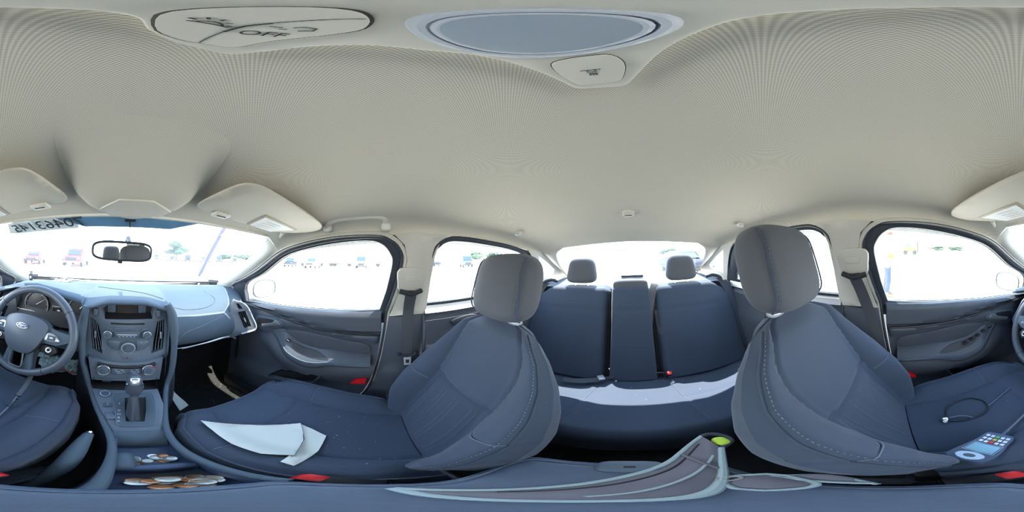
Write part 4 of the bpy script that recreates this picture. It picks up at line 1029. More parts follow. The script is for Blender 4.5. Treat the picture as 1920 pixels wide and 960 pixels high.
def visor(s):
    lab = 'pale grey sun visor with white label, above the %s side of the windshield' % ('passenger' if s > 0 else 'driver')
    v = thing('sun_visor', lab, 'sun visor', (s*0.34, 0.30, 1.34), 'sun visors')
    ol_ = [(a[0], a[1]) for a in cr([(0.143,0.335),(0.146,0.27),(0.155,0.206),(0.170,0.187),(0.20,0.180),(0.291,0.177),(0.378,0.175),(0.465,0.178),(0.515,0.197),(0.535,0.235),(0.528,0.285),(0.485,0.345),(0.43,0.366),(0.33,0.374),(0.223,0.367),(0.165,0.357)], 4, True)]
    def vz(x, y): return 1.350-0.05*(x-0.15)-0.05*(y-0.18)
    def vf(x, y, d):
        e = min(math.hypot(x-a, y-b) for a, b in ol_)
        pad_ = 0.006*sst(0, 0.02, e)
        return (s*x, y, vz(x, y)+0.004-pad_ if d == 0 else vz(x, y)+0.008+pad_)
    obj('visor_board', panel(ol_, [], vf, 0.02, 0.016), M['visor'], v, smooth=60)
    lb_ = [(0.300,0.268),(0.455,0.272),(0.430,0.352),(0.325,0.350)]
    bdz = obj('vanity_frame', panel([(0.29,0.258),(0.466,0.264),(0.440,0.358),(0.318,0.357)], [], lambda x, y, d: (s*x, y, vz(x, y)-0.0040+d), 0.003), M['frameb'], v, bevel=0.001)
    obj('visor_label', panel(lb_, [], lambda x, y, d: (s*x, y, vz(x, y)-0.0050+d), 0.001), M['label'], v)
    mbp = MB()
    for k in range(4):
        yy = 0.285+0.017*k
        mbp.box((s*0.378, yy, vz(0.378, yy)-0.0056), (0.105, 0.003, 0.0004))
    obj('label_print', mbp, M['visor'], v)
    cl = obj('visor_clip', panel([(0.190,0.325),(0.232,0.325),(0.230,0.352),(0.188,0.352)], [], lambda x, y, d: (s*x, y, vz(x, y)-0.009+d), 0.008), M['cream'], v, bevel=0.002)
    obj('clip_slot', panel([(0.198,0.334),(0.224,0.334),(0.224,0.340),(0.198,0.340)], [], lambda x, y, d: (s*x, y, vz(x, y)-0.0096+d), 0.001), M['icon'], v)
    obj('visor_pivot', MB().tube([(s*0.50, 0.345, 1.331), (s*0.54, 0.385, 1.322)], 0.008, 8), M['cream'], v)
visor(1); visor(-1)

gh = thing('grab_handle', 'pale grey curved grab handle on the headliner above the front passenger window', 'handle', (0.55, 0.07, 1.38))
pts = cr([(0.562,0.188,1.338),(0.548,0.184,1.352),(0.533,0.172,1.364),(0.527,0.14,1.372),(0.525,0.08,1.378),(0.525,0.02,1.381),(0.530,-0.018,1.378),(0.545,-0.028,1.366),(0.560,-0.030,1.350)], 5)
obj('handle_bar', MB().tube(pts, [0.0145]*len(pts), 12, flat=0.85), M['cream'], gh, smooth=60)
for y in (0.183, -0.029):
    obj('handle_foot', MB().superball((0.553, y, 1.345), (0.016, 0.018, 0.016), 0.6, 16, 10), M['cream'], gh)

oc = thing('overhead_console', 'cream overhead lamp console with round lens and light buttons on the headliner', 'lamp', (-0.008, -0.03, 1.40))
OZ = 1.402
# slim body: outline found on the headliner
oo = [(a[0], a[1]) for a in cr([(-0.026,0.020),(-0.022,0.034),(-0.012,0.046),(0.002,0.050),(0.011,0.049),(0.018,0.036),(0.021,0.018),(0.024,0.000),(0.027,-0.017),(0.024,-0.040),(0.020,-0.066),(0.013,-0.094),(0.008,-0.103),(-0.008,-0.106),(-0.022,-0.105),(-0.029,-0.092),(-0.036,-0.068),(-0.042,-0.036),(-0.040,-0.010),(-0.036,0.002),(-0.031,0.010)], 4, True)]
bodyc = obj('console_base', panel(oo, [], lambda x, y, d: (x, y, OZ+d-0.001), 0.012, 0.02), M['cream'], oc, bevel=0.002)
bo = [(a[0], a[1]) for a in cr([(-0.024,0.016),(-0.0205,0.033),(-0.013,0.041),(-0.004,0.043),(0.006,0.041),(0.0085,0.028),(0.0095,0.014),(0.006,0.0045),(-0.001,0.0015),(-0.010,0.0012),(-0.019,0.0025),(-0.0225,0.006)], 3, True)]
bt = obj('lamp_button', panel(bo, [], lambda x, y, d: (x, y, OZ-0.0035+d), 0.004), M['cream'], oc, bevel=0.001)
obj('button_gap', MB().tube([(x, y, OZ-0.0012) for x, y in bo], 0.0007, 5, True), M['icon'], oc)
obj('button_split', MB().tube(cr([(-0.006,0.0425,OZ-0.0036),(-0.0072,0.029,OZ-0.0036),(-0.0080,0.021,OZ-0.0036),(-0.0072,0.012,OZ-0.0036),(-0.0072,0.0015,OZ-0.0036)], 3), 0.00022, 5), M['icon'], bt)
obj('button_slit', MB().tube([(-0.0072,0.0285,OZ-0.0036),(-0.0080,0.021,OZ-0.0036),(-0.0073,0.0155,OZ-0.0036)], 0.0006, 5), M['icon'], bt)
text('button_word', 'OFF', 0.0068, frame((0.0008, 0.0242, OZ-0.0037), (0.88,-0.48,0), (-0.48,-0.88,0)), M['icon'], bt, 0.0001)
m = MB()
def ic(pts, r=0.00028): m.tube([(a, b, OZ-0.0037) for a, b in pts], r, 5)
# lamp symbol: a dome with rays
base = Vector((-0.0142, 0.0225)); ux = Vector((0.94, 0.34))*1.25; uy = Vector((-0.34, -0.94))*1.25
def I2(a, b): p = base+ux*a+uy*b; return (p.x, p.y)
ic([I2(-0.0042, 0), I2(0.0042, 0)])
ic([I2(0.0026*math.cos(t), 0.0020*math.sin(t)) for t in [PI*k/8 for k in range(9)]])
for t in (0.2, 0.75, 1.35, 1.95, 2.6): ic([I2(0.0034*math.cos(t), 0.0030*math.sin(t)+0.0004), I2(0.0048*math.cos(t), 0.0044*math.sin(t)+0.0004)], 0.0003)
obj('lamp_symbol', m, M['icon'], bt)
m = MB()
base = Vector((0.0005, 0.0178)); ux = Vector((0.88, -0.48))*1.6; uy = Vector((-0.48, -0.88))*1.6
ic([I2(0.0000,0.0018), I2(0.0008,0.0030), I2(0.0026,0.0030), I2(0.0032,0.0014), I2(0.0016,0.0002)])
ic([I2(-0.0012,0.0014), I2(-0.0030,0.0016)]); ic([I2(-0.0002,0.0006), I2(-0.0012,0.0002)])
obj('door_symbol', m, M['icon'], bt)
le = [(-0.007+0.0275*math.cos(2*PI*k/40), -0.0315+0.0255*math.sin(2*PI*k/40)) for k in range(40)]
ln_ = obj('lamp_lens', MB().lathe([(0.0262,0.0),(0.0225,0.0022),(0.012,0.0042),(0.0,0.0050)], (-0.007,-0.0315,OZ-0.001), (0,0,-1), 40), M['lens'], oc, smooth=60)
obj('lens_rim', MB().tube([(x, y, OZ-0.0015) for x, y in le], 0.0022, 8, True), M['lensrim'], ln_)
obj('lens_rim', MB().tube([(-0.007+(x+0.007)*0.86, -0.0315+(y+0.0315)*0.86, OZ-0.002) for x, y in le], 0.0016, 8, True), M['lensrim'], ln_)
b2 = [(a[0], a[1]) for a in cr([(0.008,-0.0650),(0.001,-0.0625),(-0.010,-0.0618),(-0.019,-0.0625),(-0.0235,-0.073),(-0.0225,-0.088),(-0.0185,-0.0965),(-0.006,-0.098),(0.005,-0.097),(0.0095,-0.086),(0.0105,-0.075)], 3, True)]
bt2 = obj('reading_button', panel(b2, [], lambda x, y, d: (x, y, OZ-0.0035+d), 0.004), M['cream'], oc, bevel=0.001)
obj('button_gap', MB().tube([(x, y, OZ-0.0012) for x, y in b2], 0.0006, 5, True), M['icon'], oc)
m = MB()
base = Vector((-0.0065, -0.0785)); ux = Vector((-1, 0))*1.6; uy = Vector((0, -1))*1.6
ic([I2(-0.0034,0), I2(0.0032,0)]); ic([I2(-0.0012,0), I2(-0.0016,0.0016), I2(0.0014,0.0016), I2(0.0012,0)])
for k in (-1, 0, 1): ic([I2(0.0010*k,0.0024), I2(0.0012*k,0.0046)])
obj('lamp_symbol', m, M['icon'], bt2)

for s, lb_ in ((1, 'small round coat hook on the headliner above the rear passenger side window'), (-1, 'small round coat hook on the headliner above the rear driver side window')):
    hz_ = zceil(0.50, -0.615)
    h = thing('coat_hook', lb_, 'hook', (s*0.50, -0.615, hz_), 'coat hooks')
    obj('hook_base', MB().superball((s*0.50, -0.615, hz_-0.003), (0.020, 0.016, 0.012), 0.8, 20, 10), M['cream'], h)
    obj('hook_tab', MB().superball((s*0.494, -0.600, hz_-0.012), (0.009, 0.012, 0.007), 0.7, 16, 8), M['silverp'], h)
bg = thing('belt_guide', 'round pale belt guide in the headliner above the rear middle seat', 'belt guide', (-0.007, -0.60, 1.38))
gz0 = zceil(-0.007, -0.597)
obj('guide_cap', MB().lathe([(0.025,-0.006),(0.0235,0.006),(0.015,0.010),(0.0,0.011)], (-0.007,-0.597,gz0-0.004), (0,0.22,-1), 28), M['cream'], bg)
obj('guide_ring', MB().tube([(-0.007+0.028*math.cos(2*PI*k/28), -0.597+0.028*math.sin(2*PI*k/28), gz0-0.003+0.006*math.sin(2*PI*k/28)) for k in range(28)], 0.0026, 6, True), M['beige'], bg)
obj('guide_slot', MB().box((-0.007, -0.594, gz0-0.0150), (0.026, 0.004, 0.002)), M['icon'], bg)

# ================================================================== FRONT SEATS
LEAN = math.radians(27)
AX = Vector((0, -math.sin(LEAN), math.cos(LEAN))); NX = Vector((0, math.cos(LEAN), math.sin(LEAN)))
BL = 0.56
HW = [(0,0.185),(0.10,0.215),(0.25,0.236),(0.42,0.242),(0.58,0.236),(0.72,0.218),(0.84,0.188),(0.92,0.155),(0.97,0.118),(1.0,0.075)]
UB = [(0,0.66),(0.15,0.62),(0.32,0.56),(0.46,0.53),(0.60,0.58),(0.75,0.66),(0.9,0.74),(1.0,0.80)]
def back_d(u, t):
    """how far the front face of the backrest stands forward of the frame plane"""
    ub = interp(t, UB); a = abs(u)
    d = 0.015+0.022*math.sin(PI*min(1, t*1.25))*(1-0.4*a)
    bol = interp(t, [(0,0.040),(0.08,0.060),(0.18,0.078),(0.35,0.078),(0.55,0.055),(0.72,0.028),(0.88,0.008),(1,0)])
    d += bol*sst(ub-0.10, ub+0.22, a)*(1-0.55*sst(0.90, 1.0, a))
    d -= 0.030*sst(0.90, 1.0, t)
    # seams pressed into the cloth
    w = interp(t, HW)
    d -= 0.0075*math.exp(-(((a-ub)*w)/0.0065)**2)
    ts = 0.50+0.05*a*a
    if a < ub: d -= 0.0065*math.exp(-(((t-ts)*BL)/0.006)**2)
    d -= 0.006*math.exp(-(((a-0.93)*w)/0.005)**2)*sst(0.02, 0.1, t)
    if a > ub: d -= 0.005*math.exp(-(((t-0.42-0.05*(a-ub))*BL)/0.005)**2)
    return d
def back_pt(u, t):
    w = interp(t, HW)
    curve = -0.030*math.sin(PI*t)+0.02*t*t
    xx = u*w
    d = back_d(u, t)-0.030*sst(0.86, 1.0, abs(u))**1.5
    return Vector((xx, 0, 0.0))+AX*(t*BL)+NX*(d+curve*0.6)
def back_rear(u, t):
    w = interp(t, HW)
    curve = -0.030*math.sin(PI*t)+0.02*t*t
    dep = interp(t, [(0,0.085),(0.3,0.105),(0.7,0.085),(0.92,0.060),(1,0.035)])
    return Vector((u*w, 0, 0))+AX*(t*BL)+NX*(-dep*(1-0.85*abs(u)**4)-0.015+curve*0.6)

def split_grid(fn, nu, nv, key):
    """sample fn on a grid and sort the faces into meshes by key(u, v)"""
    out = {}
    vv = [[fn(i/nu, j/nv) for i in range(nu+1)] for j in range(nv+1)]
    for j in range(nv):
        for i in range(nu):
            k = key((i+0.5)/nu, (j+0.5)/nv)
            d = out.setdefault(k, ({}, MB()))
            ids = []
            for a, b in ((i, j), (i+1, j), (i+1, j+1), (i, j+1)):
                if (a, b) not in d[0]: d[0][(a, b)] = len(d[1].v); d[1].v.append(tuple(vv[b][a]))
                ids.append(d[0][(a, b)])
            d[1].f.append(tuple(ids))
    return {k: d[1] for k, d in out.items()}

def dashes(path, r, L=0.0055, gap=0.0035):
    P = [Vector(p) for p in path]; m = MB(); acc = 0; on = []
    for i in range(len(P)-1):
        a, b = P[i], P[i+1]; l = (b-a).length; n = max(1, int(l/0.0015))
        for k in range(n):
            p = a.lerp(b, k/n); ph = (acc+l*k/n) % (L+gap)
            if ph < L: on.append(p)
            else:
                if len(on) > 1: m.tube([on[0], on[-1]], r, 4)
                on = []
        acc += l
    return m

CW_ = 0.225; CL = 0.46
def cush_z(u, v):
    """height of the cushion surface; u -1..1 across, v 0..1 from the backrest to the front edge"""
    a = abs(u)
    z = 0.012+0.045*sst(0.0, 0.75, v)
    z += 0.026*sst(0.52, 0.80, a)*sst(0.0, 0.15, v)*(1-0.5*sst(0.75, 1.0, v))
    ub = 0.60-0.05*math.sin(PI*v)
    w = cush_w(v)
    z -= 0.0065*math.exp(-(((a-ub)*w)/0.007)**2)*(v < 0.97)
    if a < ub: z -= 0.006*math.exp(-(((v-(0.66+0.10*a*a))*CL)/0.006)**2)
    else: z -= 0.005*math.exp(-(((v-0.60)*CL)/0.005)**2)
    return z
def cush_w(v): return interp(v, [(0,0.200),(0.2,0.222),(0.6,0.228),(0.85,0.220),(1.0,0.185)])
def cush_pt(a, b):
    """a: 0..1 across incl. both sides, b: 0..1 from back to front incl. the front roll"""
    A = -1.0+2.0*a
    # side drop
    if abs(A) > 0.72: q = (abs(A)-0.72)/0.28; u = 1.0
    else: q = 0; u = abs(A)/0.72
    s = -1 if A < 0 else 1
    if b > 0.80: v = 1.0; r = (b-0.80)/0.20
    else: v = b/0.80; r = 0
    w = cush_w(v)*(1-0.05*r)
    z = cush_z(u, v)
    x = s*u*w; y = v*CL
    # rounded shoulder at the sides
    if q: ang = q*PI/2; x = s*(w+0.020*math.sin(min(1, q*2.2)*PI/2)); z = z-0.155*q**1.3
    else: z -= 0.012*sst(0.88, 1.0, u)
    if r: y = CL+0.045*math.sin(min(1, r*1.6)*PI/2); z = z*(1-0.1*r)-0.15*r**1.4
    else: z -= 0.010*sst(0.9, 1.0, v)
    return Vector((x, y+0.015, z))

def front_seat(label, loc, side, group, inb):
    """side: +1 passenger; inb: direction of the cabin centre in x"""
    t = thing('front_seat', label, 'car seat', loc, group)
    # --- backrest
    def key(u, v):
        U = -1+2*u; ub = interp(v, UB); a = abs(U)
        if a > 0.93: return 'side'
        if a > ub: return 'bolL' if U < 0 else 'bolR'
        return 'up' if v > 0.50+0.05*a*a else 'low'
    parts = split_grid(lambda u, v: back_pt(-1+2*u, v), 84, 72, key)
    names = {'bolL': ('backrest_bolster', M['seat']), 'bolR': ('backrest_bolster', M['seat']), 'up': ('upper_insert', M['seat']), 'low': ('lower_insert', M['seat2']), 'side': ('backrest_edge', M['seat'])}
    for k, mb in parts.items():
        nm, mm = names[k]; obj(nm, mb, mm, t, local=True, smooth=70)
    def shell(u, v):
        a = u
        if a < 0.12: q = a/0.12; return back_pt(-1, v).lerp(back_rear(-0.98, v), q)
        if a > 0.88: q = (a-0.88)/0.12; return back_rear(0.98, v).lerp(back_pt(1, v), q)
        return back_rear(-0.98+1.96*(a-0.12)/0.76, v)
    m = MB().grid(shell, 40, 40)
    m.grid(lambda u, v: back_pt(-1+2*u, 1).lerp(back_rear(-1+2*u, 1), v)+AX*(0.008*math.sin(PI*v)), 40, 4)
    bs = obj('back_shell', m, M['seat'], t, local=True, smooth=60)
    m = MB().grid(lambda u, v: back_rear(-0.80+1.6*u, 0.12+0.55*v)+NX*(-0.012*math.sin(PI*min(1, v*1.02))), 16, 14)
    obj('map_pocket', m, M['seat2'], bs, local=True)
    for U in (-0.93, 0.93):
        path = [back_pt(U, 0.03+0.93*i/70)+NX*0.0050 for i in range(71)]
        obj('piping', MB().tube(path, 0.0024, 6), M['seat'], t, local=True)
        pth2 = [back_pt(U*0.972, 0.03+0.92*i/70)+NX*0.0012 for i in range(71)]
        st_ = obj('stitching', dashes(pth2, 0.0009), M['stitch'], t, local=True); st_['kind'] = 'stuff'
    # side cross stitching and the pin stripes of the lower insert
    for U0, U1 in ((0.56, 0.92), (-0.92, -0.56)):
        pth = [back_pt(U0+(U1-U0)*i/14, 0.42+0.05*(abs(U0+(U1-U0)*i/14)-0.55))+NX*0.0028 for i in range(15)]
        obj('seam', MB().tube(pth, 0.0014, 5), M['stitch'], t, local=True)
    stripes = MB()
    for c in (-0.40, -0.33, -0.12, -0.05, 0.14, 0.21, 0.38, 0.44):
        pth = []
        for i in range(24):
            v = 0.04+0.42*i/23
            pth.append(back_pt(c*(1+0.25*(1-v/0.46)**2), v)+NX*0.0006)
        stripes.tube(pth, 0.0007, 4)
    obj('pin_stripes', stripes, M['stitch'], t, local=True)['kind'] = 'stuff'
    # --- head restraint
    hc = AX*(BL+0.108)+NX*0.012+Vector((0, 0.005, 0))
    hr_ = thingless = None
    R = Matrix.Rotation(math.radians(10), 3, 'X')
    def hpt(u, v):
        b = 2*PI*u; a = -PI/2+0.04+(PI-0.08)*v
        pw = lambda x, q: math.copysign(abs(x)**q, x)
        zz = pw(math.sin(a), 0.55)
        wz = 0.128*(1+0.03*zz-0.06*max(0, zz)**3-0.05*max(0, -zz)**2)
        x = wz*pw(math.cos(a), 0.45)*pw(math.cos(b), 0.62)
        y = 0.052*pw(math.cos(a), 0.55)*pw(math.sin(b), 0.75)
        if abs(abs(x)-0.100) < 0.006 and y > 0: y -= 0.003
        y += 0.010*(1-(x/0.13)**2)*(1 if y > 0 else 0.2)
        return hc+R @ Vector((x, y-0.012*zz, 0.104*zz))
    hd = obj('head_restraint', MB().grid(hpt, 64, 36, True), M['headrest'], t, local=True, smooth=80)
    for sgn in (-1, 1):
        pth = []
        for i in range(31):
            zz = -0.90+1.74*i/30
            yy = 0.052*(1-abs(zz)**6)*0.88-0.012*zz
            pth.append(hc+R @ Vector((sgn*(0.100-0.006*max(0, zz)), yy+0.003, 0.104*zz)))
        obj('piping', MB().tube(pth, 0.0024, 6), M['seat'], hd, local=True)
        pth2 = [p+Vector((-sgn*0.005, 0.0015, 0)) for p in pth]
        s_ = obj('stitching', dashes(pth2, 0.0010), M['stitch'], hd, local=True); s_['kind'] = 'stuff'
        po = hc+Vector((sgn*0.062, -0.012, -0.09)); pd_ = AX*(BL-0.02)+NX*(-0.010)+Vector((sgn*0.062, 0, 0))
        pst = obj('headrest_post', MB().tube([po, pd_], 0.0065, 10), M['chrome'], t, local=True)
        obj('post_sleeve', MB().superball(AX*(BL+0.004)+NX*(-0.006)+Vector((sgn*0.062, 0, 0)), (0.022, 0.014, 0.007), 0.6, 16, 8), M['silverp'], pst, local=True)
    # --- cushion
    def ckey(a, b):
        A = abs(-1+2*a)
        if A > 0.72 or b > 0.90: return 'skirt'
        u = A/0.72; v = min(1, b/0.80); ub = 0.60-0.05*math.sin(PI*v)
        if u > ub: return 'bolL' if a < 0.5 else 'bolR'
        return 'ins' if v < 0.66+0.10*u*u else 'front'
    nm2 = {'skirt': ('cushion_skirt', M['seat']), 'bolL': ('cushion_bolster', M['seat']), 'bolR': ('cushion_bolster', M['seat']), 'ins': ('cushion_insert', M['seat2']), 'front': ('cushion_front', M['seat'])}
    for k, mb in split_grid(cush_pt, 84, 64, ckey).items():
        n_, mm = nm2[k]; obj(n_, mb, mm, t, local=True, smooth=70)
    for sgn in (-1, 1):
        pth = [Vector((sgn*(0.60+0.36*i/12)*cush_w(0.60), 0.60*CL+0.015, cush_z(0.60+0.36*i/12, 0.60)+0.004)) for i in range(13)]
        obj('seam', MB().tube(pth, 0.0012, 5), M['stitch'], t, local=True)
    # frame, rails, side shield
    obj('seat_base', MB().box((0, 0.19, -0.20), (0.40, 0.40, 0.16)), M['dark'], t, local=True, bevel=0.02)
    for sgn in (-1, 1):
        obj('seat_rail', MB().box((sgn*0.19, 0.18, -0.30), (0.04, 0.50, 0.05)), M['dark'], t, local=True, bevel=0.008)
    obj('side_shield', MB().superball((-inb*0.240, 0.10, -0.055), (0.016, 0.20, 0.055), 0.5, 24, 12), M['dark'], t, local=True)
    obj('recliner_cover', MB().superball((-inb*0.232, 0.00, 0.03), (0.022, 0.05, 0.045), 0.6, 20, 12), M['dark'], t, local=True)
    return t
seatP = front_seat('charcoal cloth front seat with a sheet of white paper on its cushion', (0.352, -0.080, 0.535), 1, 'front seats', -1)
seatD = front_seat('charcoal cloth front seat behind the steering wheel', (-0.352, 0.030, 0.580), -1, 'front seats', 1)

# ================================================================== REAR BENCH
bench = thing('rear_bench', 'charcoal cloth rear bench seat across the back of the cabin', 'car seat', (0, -0.75, 0.3))
RT = Vector((0, -0.245, 0.535)); RT_L = RT.length; RA = RT.normalized(); RN = Vector((0, -RA.z*-1, 0)); RN = Vector((0, RA.z, -RA.y))
def bench_back(x0, x1, ztop, crown, name):
    def pt(u, v):
        x = x0+(x1-x0)*u; a = abs(2*u-1); t = v
        edge = sst(1.0, 0.86, a)
        d = 0.060*edge+0.012*math.sin(PI*t)*edge+0.012*(1-a*a)
        d -= 0.005*math.exp(-(((t-0.72)*RT_L)/0.006)**2)*edge
        tt = t*ztop
        d -= 0.05*sst(0.94, 1.0, t)**2
        p = Vector((x*(1-0.03*t*0), -0.800, 0.485))+RA*(tt*RT_L)+RN*d
        if abs(x) > 0.5: p.z -= 0.06*sst(0.50, 0.64, abs(x))*sst(0.7, 1.0, t); 
        return tuple(p)
    m = MB().grid(pt, 30, 40)
    def topf(u, v):
        a = Vector(pt(u, 1.0)); return tuple(a+Vector((0, -0.10*v, -0.012*v+0.010*math.sin(PI*v))))
    m.grid(topf, 30, 5)
    return obj(name, m, M['seat2'], bench, smooth=60)
bench_back(0.134, 0.655, 1.0, 0, 'outer_backrest')
bench_back(-0.118, 0.128, 1.01, 0, 'middle_backrest')
bench_back(-0.655, -0.124, 1.0, 0, 'outer_backrest')
for x in (0.131, -0.121):
    obj('backrest_joint', MB().tube([tuple(Vector((x, -0.795, 0.49))+RA*(RT_L*k/10)+RN*0.02) for k in range(10)], 0.006, 6), M['void'], bench)
# middle head restraint built into the seat back
obj('middle_headrest', MB().superball((0.006, -1.022, 1.028), (0.108, 0.045, 0.048), 0.5, 32, 16), M['headrest'], bench, smooth=70)
for x in (0.33, -0.33):
    def rh(u, v):
        b = 2*PI*u; a = -PI/2+0.04+(PI-0.08)*v
        pw = lambda q, e: math.copysign(abs(q)**e, q)
        zz = pw(math.sin(a), 0.5)
        wd = 0.100+0.012*(-zz)
        return (x+wd*pw(math.cos(a), 0.45)*pw(math.cos(b), 0.6), -1.060+0.045*pw(math.cos(a), 0.5)*pw(math.sin(b), 0.7)-0.02*zz, 1.135+0.084*zz)
    h = obj('head_restraint', MB().grid(rh, 48, 28, True), M['headrest'], bench, smooth=80)
    for dx in (-0.045, 0.045):
        obj('headrest_post', MB().tube([(x+dx, -1.055, 1.07), (x+dx, -1.045, 1.005)], 0.006, 8), M['chrome'], h)
        obj('post_sleeve', MB().superball((x+dx, -1.040, 1.022), (0.016, 0.014, 0.007), 0.7, 14, 8), M['silverp'], h)
def rc(u, v):
    x = -0.655+1.31*u
    if v > 0.82: r = (v-0.82)/0.18; t = 1.0
    else: r = 0; t = v/0.82
    y = -0.815+0.445*t; z = 0.500+0.070*sst(0, 0.8, t)
    arch = 0.014*math.exp(-((abs(x)-0.34)/0.20)**4)
    z -= 0.014*math.exp(-((abs(x)-0.34)/0.13)**2)*(1-sst(0.75, 1, t))
    for xs_ in (0.165, -0.165): z -= 0.006*math.exp(-((x-xs_-0.05*(t-0.5)*(-1 if xs_ < 0 else 1))/0.007)**2)
    z -= 0.005*math.exp(-((t-0.60)/0.012)**2)*(abs(x) > 0.17)
    y += 0.012*math.cos(x*3.0)
    if r: y += 0.035*math.sin(min(1, r*1.7)*PI/2); z -= 0.17*r**1.5
    return (x, y, z)
obj('bench_cushion', MB().grid(rc, 110, 56), M['seat2'], bench, smooth=60)
def bench_z(x, y): 
    t = (y+0.815)/0.445; return rc((x+0.655)/1.31, min(0.82, max(0, t*0.82)))[2]
for xs_ in (0.165, -0.165):
    sgn = 1 if xs_ > 0 else -1
    path = [Vector(rc((xs_+0.05*(t-0.5)*sgn+0.655)/1.31, 0.82*t))+Vector((0, 0, 0.005)) for t in [0.05+0.93*i/30 for i in range(31)]]
    s_ = obj('stitching', dashes(path, 0.0012), M['stitch'], bench); s_['kind'] = 'stuff'
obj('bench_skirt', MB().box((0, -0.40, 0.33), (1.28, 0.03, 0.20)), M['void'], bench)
# side bolsters between bench and doors
for s in (-1, 1):
    obj('side_bolster', MB().superball((s*0.655, -0.93, 0.76), (0.045, 0.07, 0.28), 0.6, 24, 16, Matrix.Rotation(0.43, 3, 'X')), M['seat'], bench, smooth=70)

# ================================================================== SEAT BELTS
def front_belt(s, zr, label, slant):
    b = thing('seat_belt', label, 'seat belt', (s*0.64, -0.13, zr), 'front seat belts')
    x0 = side_x(zr)
    pl_ = [(-0.185,zr+0.055),(-0.085,zr+0.060),(-0.078,zr+0.005),(-0.090,zr-0.035),(-0.170,zr-0.030),(-0.190,zr+0.01)]
    cov = obj('anchor_cover', panel([(a[0], a[1]) for a in cr(pl_, 3, True)], [], lambda y, z, d: (s*(side_x(z)-0.040+d), y, z), 0.03), M['pillar'], b, bevel=0.006)
    obj('anchor_cap', panel([(-0.165,zr+0.030),(-0.102,zr+0.034),(-0.106,zr+0.008),(-0.162,zr+0.006)], [], lambda y, z, d: (s*(side_x(z)-0.046+d), y, z), 0.01), M['beige'], cov, bevel=0.003)
    obj('belt_slot', MB().tube([(s*(x0-0.036), -0.085, zr-0.032), (s*(x0-0.050), -0.13, zr-0.045), (s*(x0-0.036), -0.172, zr-0.032)], 0.010, 8), M['dark'], b)
    path = [(s*(x0-0.045), -0.130, zr-0.03), (s*(side_x(zr-0.12)-0.040), -0.128+slant*0.25, zr-0.12), (s*0.672, -0.126+slant*0.6, 0.92), (s*0.672, -0.122+slant*0.9, 0.78), (s*0.680, -0.115+slant, 0.60), (s*0.685, -0.11+slant, 0.36)]
    obj('webbing', MB().ribbon(cr(path, 6), (0, 1, 0), 0.046, 0.0022), M['belt'], b)
    zt = 0.775 if s > 0 else 0.66
    yt = -0.122+slant*0.9
    tg = obj('tongue_grip', MB().tube(cr([(s*0.664,yt-0.036,zt+0.014),(s*0.662,yt-0.034,zt),(s*0.661,yt,zt-0.008),(s*0.662,yt+0.034,zt),(s*0.664,yt+0.036,zt+0.014)], 4), 0.006, 8), M['rubber'], b)
    obj('tongue_plate', panel([(yt-0.016,zt-0.012),(yt+0.016,zt-0.012),(yt+0.014,zt-0.062),(yt-0.014,zt-0.062)], [[(yt-0.008,zt-0.028),(yt+0.008,zt-0.028),(yt+0.007,zt-0.052),(yt-0.007,zt-0.052)]], lambda y, z, d: (s*(0.660+d), y, z), 0.003), M['lensrim'], tg)
front_belt(1, 1.135, 'black seat belt with grey tongue hanging at the passenger side door pillar', 0.0)
front_belt(-1, 1.165, 'black seat belt slanting down the driver side door pillar', 0.09)
def buckle(label, c, d, L=0.075):
    k = thing('belt_buckle', label, 'buckle', c, 'belt buckles')
    c = Vector(c); d = Vector(d).normalized()
    f = frame(c, Vector((d.y, -d.x, 0)), d)
    obj('buckle_body', MB().box((0, 0, 0), (0.030, L, 0.020)).xf(f), M['dark'], k, bevel=0.005)
    obj('release_button', MB().box((0, L*0.36, 0.0), (0.025, L*0.34, 0.0225)).xf(f), M['red'], k, bevel=0.004)
    obj('buckle_stalk', MB().tube([f @ Vector((0, -L*0.45, 0)), f @ Vector((0, -L*0.9, -0.03)), f @ Vector((0, -L*1.3, -0.12))], 0.010, 8), M['dark'], k)
buckle('red topped belt buckle between the passenger seat cushion and the console lid', (0.1215, 0.030, 0.580), (0.10, 0.85, 0.35))
buckle('red topped belt buckle between the driver seat cushion and the hand brake', (-0.107, 0.075, 0.580), (0.12, 0.85, 0.35))
buckle('red topped belt buckle lying upright at the back of the rear bench cushion', (-0.163, -0.757, 0.525), (0.0, 0.35, 0.9), 0.05)
rb = thing('rear_belt', 'black seat belt running down the rear middle seat and across the cushion', 'seat belt', (0, -0.85, 0.7))
pth = cr([(-0.150,-1.045,1.050),(-0.140,-1.005,1.030),(-0.104,-0.935,0.92),(-0.088,-0.885,0.785),(-0.048,-0.83,0.655),(0.030,-0.785,0.572),(0.090,-0.752,0.535),(0.160,-0.718,0.535)], 6)
wd = []
for i, p in enumerate(pth):
    t = i/(len(pth)-1); wd.append(Vector((1, 0.3*t, 0.9*sst(0.3, 0.6, t))))
obj('webbing', MB().ribbon(pth, wd, [0.044-0.028*sst(0.3, 0.6, i/(len(pth)-1)) for i in range(len(pth))], 0.0025), M['belt'], rb)
obj('lap_webbing', MB().ribbon(cr([(0.155,-0.715,0.538),(0.20,-0.690,0.540),(0.25,-0.665,0.548),(0.31,-0.66,0.545)], 5), (0.2, 1, 0), 0.036, 0.003), M['belt'], rb)
obj('belt_tongue', MB().box((0.150,-0.722,0.545), (0.030,0.040,0.010), Matrix.Rotation(0.5, 3, 'Z')), M['silverp'], rb, bevel=0.003)
obj('stowed_belt', MB().ribbon(cr([(0.06,-0.772,0.530),(-0.02,-0.778,0.542),(-0.10,-0.776,0.532),(-0.15,-0.772,0.528)], 5), (0, 0.6, 0.8), 0.040, 0.006), M['belt'], rb)
